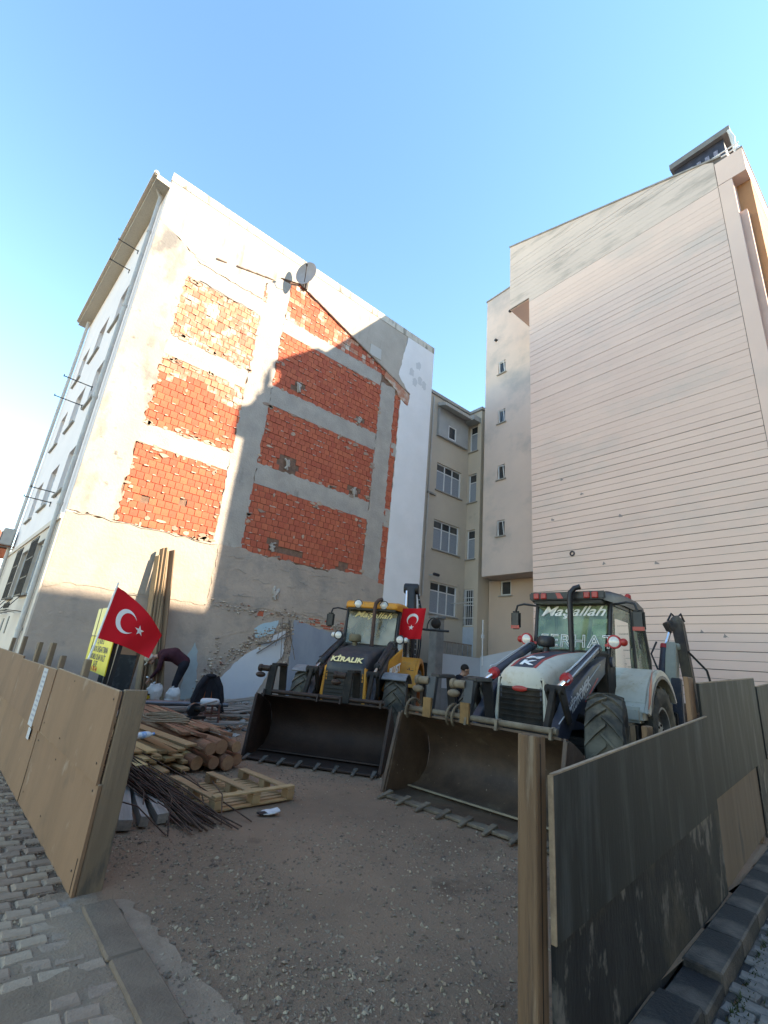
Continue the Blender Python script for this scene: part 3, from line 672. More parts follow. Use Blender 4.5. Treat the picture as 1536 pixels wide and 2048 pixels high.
# satellite dish on the party wall
sd = thing('satellite_dish', 'grey round satellite dish fixed high on the cream party wall near the roof', 'satellite dish', (5.52, 12.95, 14.62)); sd.scale = (.9,.9,.9)
dn = Vector((-.78,-.42,-.12)).normalized()
MB().lathe([(0.02,.10),(.2,.085),(.38,.04),(.47,0),(.475,-.012),(.38,.02),(.2,.062),(.02,.078)], (-.28,-.5,.02), -dn, 28).build('reflector', pm('dish_grey', (0.34,0.34,0.36), (0.28,0.28,0.30), scale=4, rough=0.5), sd, smooth=50)
MB().path([(-.28,-.48,-.4),(-.42,-.8,-.25),(-.47,-.88,.0)], .014, 6).tube((-.5,-.93,-.02),(-.44,-.83,.03),.035,n=10).build('feed_arm', M_darkmetal, sd)
MB().bar((0,0,0),(-.2,-.36,.02),.05,.05).tube((0.0,-.1,-.3),(0.0,-.1,.62),.02,n=8).bx(-.09,.09,-.06,.0,-.25,.25).build('mount', M_darkmetal, sd)
# ---------------------------------------------------------------- BACK BUILDING (beige, L-shaped)
bb = thing('apartment_building', 'beige building at the back with white framed windows between the two blank walls', 'building', (12.3, 14.2, 0))
def bw(x, y): return x-12.3, y-14.2
MB().prism([(0,.25),(4.2,.25),(4.2,-.55),(12,-.55),(12,12),(0,12)], lambda a,b: (a,b,-.1), lambda a,b: (a,b,14.35)).build('wall', M_beige, bb)
MB().prism([(-.02,-.08),(3.87,-.08),(3.87,-.88),(12,-.88),(12,12),(-.02,12)], lambda a,b: (a,b,14.35), lambda a,b: (a,b,14.50)).build('roof_edge', M_sill, bb)
MF = opening_frame((0,0,0), 0, -1)            # a = +x
holed_wall('front_wall', bb, MF, 0, 3.95, -.1, 14.35, [(2.62-.86, 2.62+.86, z, z+1.38) for z in (9.5,6.68,3.85)] + [(2.27,2.83,12.3,13.02)], M_beige, .25)
MS = opening_frame((3.95,0,0), -1, 0)         # a = -y
SW = ((12.15,1.45,.5),(9.42,1.5,.5),(6.6,1.42,.5),(3.55,1.65,.62))
holed_wall('return_wall', bb, MS, 0, .8, -.1, 14.35, [(.31-w/2, .31+w/2, z, z+h) for z, h, w in SW], M_beige, .25)
MB().bx(3.953,12,-.803,-.552,-.1,14.348).build('side_return', M_beige, bb)
for z in (9.5, 6.68, 3.85):
    window(bb, MF @ Matrix.Translation((2.62, z, 0)), 1.72, 1.38, 3, .28, depth=.12)
for z, h, w in SW[:3]:
    window(bb, MS @ Matrix.Translation((.31, z, 0)), .5, h, 1, .3, depth=.12, frame=.05)
# enclosed balcony on the top floor with folded awning
eb = MB().bx(1.6, 2.27, -.14, -.003, 12.22, 13.72).bx(2.83, 3.7, -.14, -.003, 12.22, 13.72).bx(2.27,2.83,-.14,-.003,13.02,13.72).bx(2.27,2.83,-.14,-.003,12.22,12.3).build('balcony_box', pm('grey_balcony_panel', (0.42,0.42,0.41), (0.36,0.36,0.36), scale=2, rough=0.7), bb)
window(eb, opening_frame((2.55, -.14, 12.3), 0, -1), .56, .72, 1, 0, depth=.06, pane=M_pane, sill=False)
MB().hexa([(1.5,-.62,13.62),(3.75,-.62,13.62),(3.75,-.1,13.78),(1.5,-.1,13.78)], [(1.5,-.64,13.75),(3.75,-.64,13.75),(3.75,-.1,14.0),(1.5,-.1,14.0)]).build('awning', pm('awning_cloth', (0.52,0.51,0.48), (0.44,0.43,0.41), scale=5, rough=0.8), bb)
MB().hexa([(3.42,-.75,13.62),(3.94,-.75,13.62),(3.94,-.1,13.62),(3.42,-.1,13.62)], [(3.42,-.75,13.9),(3.94,-.75,13.9),(3.94,-.1,13.9),(3.42,-.1,13.9)]).build('awning_box', pm('awning_box_paint', (0.40,0.40,0.38)), bb)
MB().tube((1.25,-.06,4.5),(1.25,-.06,14.2),.035,n=8).build('drain_pipe', M_grey_pipe, bb)
MB().bx(1.2,1.72,-.1,-.0,9.15,9.23).build('ledge', M_sill, bb)
# barred door and window on the ground floor of the return wall
dr = window(bb, MS @ Matrix.Translation((.31, 3.55, 0)), .62, 1.65, 1, .35, depth=.10, frame=.05, pane=M_pane, sill=False)
b = MB()
for i in range(5): b.tube((-.24+i*.12, .05, .03), (-.24+i*.12, 1.6, .03), .012, n=6)
for z in (.35, .9, 1.25): b.bar((-.3, z, .03), (.3, z, .03), .015, .03, (0,1,0))
b.build('window_grille', M_pvc, dr)
MB().bx(-.30,.30,-1.3,-.05,-.02,.02).build('door_panel', pm('pale_blue_panel', (0.50,0.55,0.62), (0.45,0.50,0.56), scale=3), dr)
cp = MB().bar((.2,.9,0),(.2,.9,.75),.03,.03).bar((-.5,.9,.75),(.6,.9,.75),.03,.03,(0,1,0)).bar((-.5,.9,.75),(-.5,-.55,.75),.025,.025).bar((-.5,-.2,.0),(-.5,-.2,.75),.02,.02).build('pipe_bracket', M_grey_pipe, dr)
sc_ = thing('security_camera', 'small dark security camera above the lowest window of the beige building', 'camera', (13.95, 14.2, 5.45))
MB().bar((0,0,0),(0,-.28,.0),.04,.04).build('arm', M_pvc, sc_); MB().lathe([(.05,0),(.065,.03),(.065,.26),(.05,.3)], (-.06,-.3,.02), (.9,-.3,-.1), 12).build('housing', M_black, sc_, smooth=40)

# ---------------------------------------------------------------- RIGHT BUILDING (plane x = 14)
rbld = thing('apartment_building', 'tall pinkish beige block with a blank grooved side wall and stepped stair shaft', 'building', (14.0, 1.84, 0))
def ry(y): return y-1.84
ztop = lambda y: 18.02 + (y-1.84)*(20.78-18.02)/(10.09-1.84)
MB().prism([(ry(1.84),-.1),(ry(9.11),-.1),(ry(9.11),17.1),(ry(10.09),17.1),(ry(10.09),ztop(10.09)),(ry(1.84),ztop(1.84))], lambda a,b: (.045,a,b), lambda a,b: (12,a,b)).build('wall', M_rwall, rbld)
side = MB().prism([(ry(1.85),0.02),(ry(9.10),0.02),(ry(9.10),17.12),(ry(10.08),17.12),(ry(10.08),ztop(10.08)-.02),(ry(1.85),ztop(1.85)-.02)], lambda a,b: (.02,a,b), lambda a,b: (.044,a,b)).build('side_wall', M_rgap, rbld)
z = .02; PITCH = .2196; yf = 2.22; rr = random.Random(9)
k = 0
while z < 20.7:
    gp = (.019 if k % 2 else .011) if z < 9 else rr.choice((.005,.008,.014)) if z < 15 else rr.choice((.004,.006,.012))
    z0, z1 = z, min(z+PITCH-gp, 20.75)
    ye = 9.11 if z0 < 17.05 else 10.09
    zt = lambda zz: max(yf, 1.84 + (zz-18.02)*(10.09-1.84)/(20.78-18.02))     # where the sloping verge cuts this course
    a0, a1 = zt(z0), zt(z1)
    if a0 < ye-.05:
        a1 = min(a1, ye-.02); d = rr.uniform(-.002,.002)
        MB().hexa([(d,ry(a0),z0),(d,ry(ye),z0),(.03,ry(ye),z0),(.03,ry(a0),z0)], [(d,ry(a1),z1),(d,ry(ye),z1),(.03,ry(ye),z1),(.03,ry(a1),z1)]).build('cladding_board', M_rboard_st if z0 > 16.6 and (z0 > ztop(3.0)-1.6) else M_rboard, side)
    z += PITCH; k += 1
MB().bx(-.012,.03,ry(1.84),ry(2.205),0.02,16.93).build('corner_strip', M_rwall, rbld)
# verge coping along the sloping top, then the level parapet block over the street
MB().hexa([(-.03,ry(2.0),ztop(2.0)-.02),(-.03,ry(10.12),ztop(10.12)-.02),(.5,ry(10.12),ztop(10.12)-.02),(.5,ry(2.0),ztop(2.0)-.02)], [(-.03,ry(2.0),ztop(2.0)+.05),(-.03,ry(10.12),ztop(10.12)+.05),(.5,ry(10.12),ztop(10.12)+.05),(.5,ry(2.0),ztop(2.0)+.05)]).build('verge_coping', pm('dark_coping', (0.24,0.22,0.20), (0.36,0.33,0.30), scale=4, rough=0.9), rbld)
MB().bx(-.015,12,ry(1.47),ry(2.2),16.95,17.9).build('street_parapet', M_rwall, rbld)
MB().bx(-.03,12,ry(1.45),ry(1.62),17.9,17.95).build('parapet_cap', pm('dark_coping', (0.24,0.22,0.20)), rbld)
# street front: ochre projecting bay with a pink strip in the corner
MB().bx(.42,12,ry(1.48),ry(1.86),3.2,16.94).build('front_bay', M_orange, rbld)
MB().bx(.12,.40,ry(1.66),ry(1.85),3.2,15.6).build('corner_pilaster', M_pinkst, rbld)
for z in (4.5,7.3,10.1,12.9): window(rbld, opening_frame((1.6, ry(1.475), z), 0, -1), 1.2, 1.4, 2, .3, depth=-.005)
# rooftop room closed with black tarpaulin
rt = MB().bx(.7, 5.5, ry(1.95), ry(3.45), 18.0, 19.62).build('rooftop_room', M_black, rbld)
MB().bx(.55, 5.6, ry(1.72), ry(3.55), 19.62, 19.86).build('rooftop_slab', M_greyslab, rbld)
for k in range(5): MB().bx(.67,.69,ry(2.15+k*.25),ry(2.27+k*.25),18.3,19.25).build('curtain', pm('pale_curtain', (0.30,0.31,0.38), (0.10,0.10,0.15), scale=6, stretch=(1,8,1)), rt)
b = MB()
for z in (18.25,18.45,18.62): b.tube((.35,ry(1.55),z),(.35,ry(2.6),z),.022,n=8)
for y in (1.6,2.1,2.55): b.tube((.35,ry(y),17.9),(.35,ry(y),18.62),.022,n=8)
b.build('railing', M_pvc, rbld)
b = MB(); 
for q in range(5): b.path([(.5,ry(1.75),19.55),(.48+.03*q,ry(1.66+.02*q),19.1),(.5,ry(1.7),18.6),(.46,ry(1.6+.03*q),18.2)], .05-.006*q, 6)
b.build('torn_sheet', pm('torn_white_sheet', (0.62,0.64,0.62)), rbld, smooth=60)
# stair shaft with small tilt windows
sh = MB().bx(2.25, 12, ry(9.13), ry(13.0), 5.651, 20.74).build('stair_shaft', M_rbay, rbld)
MSH = opening_frame((2.0, ry(13.0), 0), -1, 0)      # a = -y, measured from the shaft's far edge
holed_wall('shaft_face', rbld, MSH, 0, 3.87, 5.65, 20.75, [(1.0-.21, 1.0+.21, z, z+.72) for z in (15.75,12.98,10.07,7.38)], M_rbay, .26)
MB().bx(1.96, 12, ry(10.1), ry(13.04), 20.75, 20.83).build('shaft_coping', pm('dark_coping', (0.24,0.22,0.20)), rbld)
for z in (15.75,12.98,10.07,7.38): window(sh, MSH @ Matrix.Translation((1.0, z, 0)), .42, .72, 1, 0, depth=.12, frame=.05, pane=M_pane, tilt=R(9))
MB().tube((1.9,ry(12.35),17.9),(2.02,ry(12.35),17.9),.07,n=10).build('vent_cap', M_darkmetal, rbld); MB().tube((1.9,ry(11.5),19.2),(2.02,ry(11.5),19.2),.06,n=10).build('vent_cap', M_darkmetal, rbld)
low = MB().bx(3.25, 12, ry(9.13), ry(13.36), -.1, 5.64).build('lower_wall', M_rlow, rbld)
MLW = opening_frame((3.0, ry(13.36), 0), -1, 0)
holed_wall('lower_face', rbld, MLW, 0, 4.23, -.1, 5.645, [(.91-.29, .91+.29, 4.95, 5.63), (1.46, 2.06, 1.9, 2.4)], M_rlow, .26)
window(low, MLW @ Matrix.Translation((.91, 4.95, 0)), .58, .68, 1, 0, depth=.1, frame=.07, pane=M_pane)
MB().bx(3.1,3.12,ry(11.3),ry(11.9),1.9,2.4).build('low_opening', M_pane, low)
b = MB().lathe([(.09,0),(.09,.03),(.05,.035),(.05,-.0)], (.0,ry(7.62),5.6), (-1,0,0), 16); b.build('wall_pipe_stub', M_black, rbld)
for k, (y, z) in enumerate(((7.9,8.3),(7.2,7.6),(6.6,5.15),(5.1,5.0),(8.3,6.9),(4.2,3.1),(3.7,3.0),(6.0,6.6))):
    MB().prism(ragged([(ry(y)-.07,z-.03),(ry(y)+.06,z-.02),(ry(y)+.02,z+.07)], .02, .04, k), lambda a,b: (.0,a,b), lambda a,b: (-.006,a,b)).build('render_chip', pm('grey_chip', (0.30,0.27,0.25)), rbld)

# ---------------------------------------------------------------- building across the side street (throws the long shade over the yard)
ob = thing('apartment_building', 'six storey grey block across the side street, behind the viewer', 'building', (-6, -9.2, 0))
MB().bx(0, 30.6, -12, 0, -.1, 19.4).build('wall', pm('opposite_render', (0.45,0.42,0.39), (0.40,0.375,0.35), scale=0.6), ob)
MB().bx(-.2, 30.75, -12.2, .25, 19.4, 20.0).build('roof_edge', M_greyslab, ob)
for fl in range(6):
    for i in range(8): window(ob, opening_frame((2.2+i*3.7, .002, 1.2+fl*3.1), 0, 1), 1.5, 1.5, 2, .3, depth=-.005)
# far house at the end of the left street
fh = thing('house', 'far cream house with red roof beyond the left street front', 'house', (-3.4, 38, -1.4))
MB().bx(-6, 2.2, 0, 8, 0, 8.2).build('wall', pm('far_house_render', (0.72,0.66,0.52)), fh)
MB().hexa([(-6.5,-.6,8.2),(2.8,-.6,8.2),(2.8,8.6,8.2),(-6.5,8.6,8.2)], [(-5,3.2,10.4),(1.4,3.2,10.4),(1.4,5,10.4),(-5,5,10.4)]).build('roof', M_rooftile, fh)
for z in (1.5, 4.6): window(fh, opening_frame((.6, -.002, z), 0, -1), 1.2, 1.4, 2, .3, depth=-.005); window(fh, opening_frame((-2.0, -.002, z), 0, -1), 1.2, 1.4, 2, .3, depth=-.005)

# ---------------------------------------------------------------- low white wall, concrete pier and rail at the back of the yard
lw = thing('boundary_wall', 'low white boundary wall behind the parked machines', 'wall', (13.3, 13.0, 0))
MB().bx(0, 2.62, -.1, .1, -.1, .95).build('footing', pm('grey_footing', (0.28,0.275,0.27), (0.22,0.215,0.21), scale=3, bump=.6, bscale=20), lw)
MB().bx(0, 2.62, -.098, .098, .95, 2.2).build('white_face', pm('white_garden_wall', (0.60,0.61,0.63), (0.54,0.55,0.57), scale=1.2), lw)
MB().hexa([(2.60,-.1,-.1),(2.60,-3.6,-.1),(2.75,-3.6,-.1),(2.75,-.1,-.1)], [(2.60,-.1,2.25),(2.60,-3.6,2.95),(2.75,-3.6,2.95),(2.75,-.1,2.25)]).build('return_wall', MATS['white_garden_wall'], lw)
pr = thing('concrete_pier', 'weathered grey concrete pier beside the white boundary wall', 'pillar', (13.1, 12.75, 0))
MB().bx(-.2,.2,-.2,.2,-.1,3.45).build('shaft', pm('pier_concrete', (0.27,0.255,0.24), (0.18,0.17,0.16), scale=2, bump=.6, bscale=20, rough=.95), pr, bevel=.015)
MB().bx(-.24,.24,-.24,.24,3.45,3.55).build('cap', MATS['pier_concrete'], pr, bevel=.01)
rl = thing('railing', 'rusty slatted railing on top of the terrace behind the white wall', 'railing', (14.0, 13.65, 2.0))
MB().bx(0,2.3,-.03,.03,-.2,.1).bar((0,0,.72),(2.3,0,.72),.04,.05).build('rail', pm('rusty_paint', (0.33,0.28,0.24), (0.22,0.15,0.11), scale=5), rl)
for i in range(7): MB().bx(.02+i*.33,.30+i*.33,-.012,.012,.11,.69).build('slat', pm('terrace_slat', (0.36,0.325,0.285), (0.29,0.26,0.23), scale=4, rnd=.12), rl)
tp = thing('steel_post', 'thin white steel post standing in front of the lower pink wall', 'post', (15.85, 12.75, 1.9))
MB().tube((0,0,0),(0,0,1.85),.03,n=8).build('tube', M_pvc, tp); MB().bx(-.05,.05,-.05,.05,1.1,1.25).build('clamp', M_pvc, tp)

# ---------------------------------------------------------------- LEFT FENCE (plywood sheets on timber posts along the left street)
M_ply = pm('bare_plywood', (0.245,0.142,0.085), (0.19,0.112,0.068), scale=1.6, rough=0.85, spec=.2, bump=0.25, bscale=30, stretch=(1,0.35,1), col3=(0.125,0.085,0.06), scale3=1.4, t3=(0.55,0.75), col4=(0.31,0.225,0.165), scale4=2.4, t4=(0.58,0.72), rnd=.06)
M_plydark = pm('dark_film_plywood', (0.022,0.023,0.022), (0.033,0.033,0.031), scale=1.3, rough=0.75, spec=.12, bump=.15, bscale=25, stretch=(2.2,0.25,2.2), col3=(0.072,0.075,0.075), scale3=2.0, t3=(0.5,0.74), stretch3=(2.5,0.35,2.5), col4=(0.22,0.22,0.21), scale4=30, t4=(0.72,0.76), stretch4=(1,.5,1))
M_plyworn = pm('worn_film_plywood', (0.016,0.016,0.018), (0.03,0.03,0.03), scale=2.2, rough=0.75, spec=.12, bump=.3, bscale=25, stretch=(1.5,0.5,1.5), col3=(0.13,0.118,0.105), scale3=4.2, t3=(0.55,0.62), stretch3=(1,0.6,1), col4=(0.062,0.053,0.042), scale4=1.1, t4=(0.5,0.62))
M_plyedge = pm('plywood_edge', (0.36,0.265,0.18), (0.25,0.18,0.125), scale=20, rough=0.85)
M_plybrown = pm('brown_bare_plywood', (0.125,0.088,0.062), (0.165,0.117,0.082), scale=2, rough=0.85, spec=.2, stretch=(3,0.3,3), col3=(0.075,0.062,0.055), scale3=2.4, t3=(0.55,0.68), stretch3=(2,.4,2))
M_wood = pm('weathered_timber', (0.185,0.118,0.07), (0.125,0.078,0.047), scale=3, rough=0.88, spec=.2, bump=0.6, bscale=14, stretch=(5,0.22,5), rnd=0.12, col3=(0.085,0.056,0.04), scale3=5, t3=(0.58,0.68), stretch3=(4,0.22,4), col4=(0.225,0.17,0.12), scale4=4, t4=(.6,.7), stretch4=(3,.3,3))
M_woodgrey = pm('grey_timber', (0.225,0.158,0.108), (0.16,0.113,0.078), scale=3, rough=0.88, spec=.2, bump=0.5, bscale=14, stretch=(4,0.25,4), rnd=0.15, col3=(0.09,0.072,0.058), scale3=4, t3=(0.58,0.68), stretch3=(2,.5,2))
def sheet(name, fence, P, w, h, mat, t=.021, lean=0.0, zoff=0.0, rot=0.0):
    """plywood sheet: face core plus a pale edge strip along the top; a along, b up, c outward"""
    o = MB().bx(0,w,0,h,-t/2,t/2).build(name, mat, fence)
    o.matrix_local = P @ Matrix.Rotation(rot, 4, 'Z') @ Matrix.Rotation(lean, 4, 'X')
    MB().bx(.004,w-.004,h,h+.006,-t/2+.001,t/2-.001).build('sheet_edge', M_plyedge, o)
    return o
lf = thing('site_fence', 'bare plywood site fence along the left street', 'fence', (0.88, 4.0, 0))
LFM = Matrix(((u.x, 0, -u.y, 0), (u.y, 0, u.x, 0), (0, 1, 0, 0), (0,0,0,1)))
sheet('plywood_sheet', lf, LFM @ Matrix.Translation((0.0, -.02, .012)), 2.32, .65, M_ply)
sheet('plywood_sheet', lf, LFM @ Matrix.Translation((0.02, .63, .024)), 2.18, .61, M_ply, rot=R(.4))
sheet('plywood_sheet', lf, LFM @ Matrix.Translation((2.34, -.02, .016)), 2.4, .66, M_ply)
sheet('plywood_sheet', lf, LFM @ Matrix.Translation((2.22, .64, .030)), 2.3, .60, M_ply, rot=R(-.3))
sheet('plywood_sheet', lf, LFM @ Matrix.Translation((4.56, -.02, .012)), 2.4, .66, M_ply); sheet('plywood_sheet', lf, LFM @ Matrix.Translation((4.54, .645, .028)), 2.4, .62, M_ply)
sheet('plywood_sheet', lf, LFM @ Matrix.Translation((6.98, -.02, .012)), 1.9, 1.28, M_ply)
def post(fence, M, a, w, d, h, mat=M_wood, lean=(0,0)):
    o = MB().bx(-w/2,w/2,0,h,-d,0).build('fence_post', mat, fence, bevel=.006)
    o.matrix_local = M @ Matrix.Translation((a,-.02,0)) @ Euler((lean[0],0,lean[1])).to_matrix().to_4x4(); return o
post(lf, LFM, .03, .045, .165, 1.275, M_woodgrey)
for a, h, w in ((1.35,1.42,.10),(2.45,1.40,.10),(3.1,1.52,.13),(4.05,1.5,.12),(5.3,1.55,.10),(6.6,1.5,.1)): post(lf, LFM @ Matrix.Translation((0,0,.0)), a, w, .05, h, M_woodgrey, (R(random.uniform(-1,1)), R(random.uniform(-2,2))))
M_nail = pm('nail_head', (0.07,0.05,0.04), rough=.7)
for a, b_ in ((.12,.10),(.10,.58),(1.3,.12),(1.32,.55),(2.2,.1),(2.2,.56),(.12,.75),(.10,1.18),(1.33,.72),(1.36,1.2),(2.1,.74),(2.3,.72),(2.5,1.18),(3.1,.7),(3.12,1.2),(3.1,.1),(3.12,.55),(4.05,1.18),(4.06,.7)):
    o = MB().lathe([(.008,0),(.007,.003),(.001,.004)], (a,b_,.0365 if b_ > .64 else .0235), (0,0,1), 8).build('nail', M_nail, lf); o.matrix_local = LFM
for a, b0, b1 in ((.045,-.01,.19),(2.33,-.01,.27)):
    o = MB().bx(a,a+.012,b0,b1,.0227,.0245).build('split', pm('crack_dark', (0.03,0.02,0.015)), lf); o.matrix_local = LFM
np_ = thing('paper_notice', 'faded narrow paper notice pasted on the second plywood sheet of the left fence', 'notice', (0,0,0)); np_.matrix_world = Matrix.Translation((0.88,4.0,0)) @ LFM
b = MB().bx(2.62,2.86,.62,1.22,.042,.0435); o = b.build('paper', pm('faded_paper', (0.47,0.46,0.46), (0.40,0.385,0.38), scale=4, rough=.9), np_)
for i in range(11): MB().bx(2.65,2.83-random.uniform(0,.05),1.17-i*.05,1.19-i*.05,.0436,.0446).build('print_line', pm('faint_print', (0.28,0.28,0.31)), o)
MB().bx(2.60,2.74,.50,.61,.042,.0435).build('paper_scrap', MATS['faded_paper'], np_)

# ---------------------------------------------------------------- RIGHT FENCE (dark film-faced plywood along the side street)
rf = thing('site_fence', 'dark film faced plywood site fence along the side street on the right', 'fence', (2.5, 1.42, 0))
RFM = Matrix(((ud.x, 0, nd.x, 0), (ud.y, 0, nd.y, 0), (0, 1, 0, 0), (0,0,0,1)))     # a along, b up, c out to the street
def rsheet(a0, a1, b0l, b0r, b1l, b1r, c, mat):
    o = MB().hexa([(a0,b0l,c-.01),(a1,b0r,c-.01),(a1,b0r,c+.011),(a0,b0l,c+.011)], [(a0,b1l,c-.01),(a1,b1r,c-.01),(a1,b1r,c+.011),(a0,b1l,c+.011)]).build('plywood_sheet', mat, rf)
    o.matrix_local = RFM
    MB().hexa([(a0,b1l,c-.0095),(a1,b1r,c-.0095),(a1,b1r,c+.0105),(a0,b1l,c+.0105)], [(a0,b1l+.008,c-.0095),(a1,b1r+.008,c-.0095),(a1,b1r+.008,c+.0105),(a0,b1l+.008,c+.0105)]).build('sheet_edge', M_plyedge, o)
    return o
rsheet(-.28, 2.85, .52, .66, 1.17, 1.40, .030, M_plydark)
rsheet(-.26, 2.95, -.1, .0, .525, .665, .010, M_plyworn)
rsheet(2.80, 5.95, .70, .85, 1.69, 1.87, .006, M_plydark)
rsheet(2.92, 5.3, .0, .1, .71, .84, -.012, M_plybrown)
rsheet(5.98, 8.4, .85, .95, 1.76, 1.92, .02, M_plydark); rsheet(5.25, 8.4, .05, .1, .86, .95, .004, M_plyworn)
MB().hexa([(-.29,.52,.016),(-.262,.52,.016),(-.262,.52,.0405),(-.29,.52,.0405)], [(-.29,1.17,.016),(-.262,1.17,.016),(-.262,1.18,.0405),(-.29,1.18,.0405)]).build('split_edge', M_plyedge, rf).matrix_local = RFM
o = MB().bx(-.385,-.293,-.1,1.335,-.095,.004).build('fence_post', M_wood, rf, bevel=.005); o.matrix_local = RFM @ Euler((0,0,R(-.6))).to_matrix().to_4x4()
MB().bx(-.352,-.345,-.05,1.30,.0035,.0055).build('post_crack', pm('crack_dark', (0.03,0.02,0.015)), o)
for a, h, m, w in ((1.42,1.34,M_wood,.12),(2.72,1.74,M_ply,.17),(5.2,1.6,M_wood,.1)):
    o = MB().bx(a-w/2,a+w/2,0,h,-.07,-.026).build('fence_post', m, rf, bevel=.006); o.matrix_local = RFM
# ---------------------------------------------------------------- BACKHOE LOADERS (local frame: +x forward, +y machine's left, z up, origin under the rear axle)
M_rubber = pm('tyre_rubber', (0.045,0.042,0.037), (0.095,0.083,0.065), scale=3, rough=0.9, bump=0.3, bscale=40, col3=(0.20,0.165,0.115), scale3=2.4, t3=(0.42,0.66))
M_yel = pm('machine_yellow', (0.66,0.27,0.02), (0.55,0.22,0.02), scale=3, rough=0.5, spec=.4, col3=(0.36,0.19,0.06), scale3=5, t3=(0.58,0.74), col4=(0.20,0.13,0.07), scale4=22, t4=(.62,.72))
M_blk = pm('machine_black', (0.022,0.024,0.03), (0.034,0.036,0.042), scale=3, rough=0.5, spec=.4, col3=(0.085,0.07,0.055), scale3=4, t3=(0.5,0.75), col4=(0.13,0.105,0.08), scale4=24, t4=(.62,.74))
M_frame = pm('cab_black', (0.012,0.012,0.014), (0.022,0.022,0.024), scale=4, rough=0.45)
M_chassis = pm('greasy_black_steel', (0.018,0.017,0.016), (0.045,0.036,0.028), scale=4, rough=0.75)
M_rust = pm('bucket_rust_steel', (0.034,0.02,0.015), (0.058,0.033,0.023), scale=2.5, rough=0.62, metal=.3, bump=.3, bscale=30, col3=(0.085,0.052,0.034), scale3=2.8, t3=(0.6,0.78))
M_rust2 = pm('bucket_mud_steel', (0.062,0.038,0.025), (0.125,0.078,0.048), scale=2.2, rough=0.6, metal=.12, bump=.3, bscale=30, col3=(0.20,0.15,0.095), scale3=2.3, t3=(0.6,0.74), col4=(0.36,0.30,0.21), scale4=14, t4=(0.66,0.72))
M_mudmetal = pm('muddy_fitting', (0.21,0.165,0.115), (0.10,0.075,0.055), scale=5, rough=0.8, bump=.4, bscale=30)
M_chrome = pm('chrome_rod', (0.85,0.87,0.9), rough=0.12, metal=1.0)
M_lens = pm('lamp_lens', (0.62,0.60,0.55), (0.5,0.48,0.44), scale=20, rough=0.15, spec=.8)
M_red = pm('red_plastic', (0.38,0.03,0.022), (0.30,0.025,0.02), scale=5, rough=0.35)
M_redpaint = pm('red_paint', (0.42,0.03,0.035), (0.34,0.025,0.03), scale=5, rough=0.5)
M_bone = pm('machine_bone_white', (0.50,0.475,0.40), (0.44,0.415,0.345), scale=2.5, rough=0.52, spec=.4, col3=(0.36,0.30,0.21), scale3=3, t3=(0.52,0.74), col4=(0.24,0.19,0.13), scale4=20, t4=(.62,.73))
M_navy = pm('machine_navy_grey', (0.028,0.034,0.052), (0.045,0.052,0.072), scale=3, rough=0.52, spec=.4, col3=(0.10,0.085,0.07), scale3=4, t3=(0.52,0.76), col4=(0.16,0.13,0.10), scale4=22, t4=(.62,.73))
M_txt_y = pm('sticker_cream', (0.78,0.63,0.30), rough=.5); M_txt_w = pm('sticker_white', (0.78,0.78,0.76), rough=.5); M_txt_b = pm('sticker_black', (0.02,0.02,0.02), rough=.5)
M_txt_s = pm('sticker_silver', (0.42,0.44,0.46), rough=.4)
M_dirtyyel = pm('dirty_yellow', (0.40,0.20,0.05), (0.22,0.12,0.05), scale=4, rough=.7)
M_seat = pm('seat_cloth', (0.03,0.03,0.035), (0.05,0.05,0.055), scale=8, rough=.9)
M_exh = pm('rusty_exhaust', (0.11,0.065,0.05), (0.06,0.04,0.035), scale=6, rough=.75)
M_rimy = pm('rim_orange', (0.45,0.13,0.03), (0.30,0.09,0.03), scale=4, rough=.6); M_rimw = pm('rim_grey', (0.22,0.21,0.19), (0.14,0.13,0.12), scale=4, rough=.6)
G_warm = glass_mat('cab_glass_clear', (0.80,0.82,0.74), 0.75, film=(0.52,0.46,0.34), lo=.08, sc=1.3); G_green = glass_mat('cab_glass_green', (0.74,0.88,0.72), 0.66, film=(0.50,0.56,0.40), lo=.10, sc=1.7)

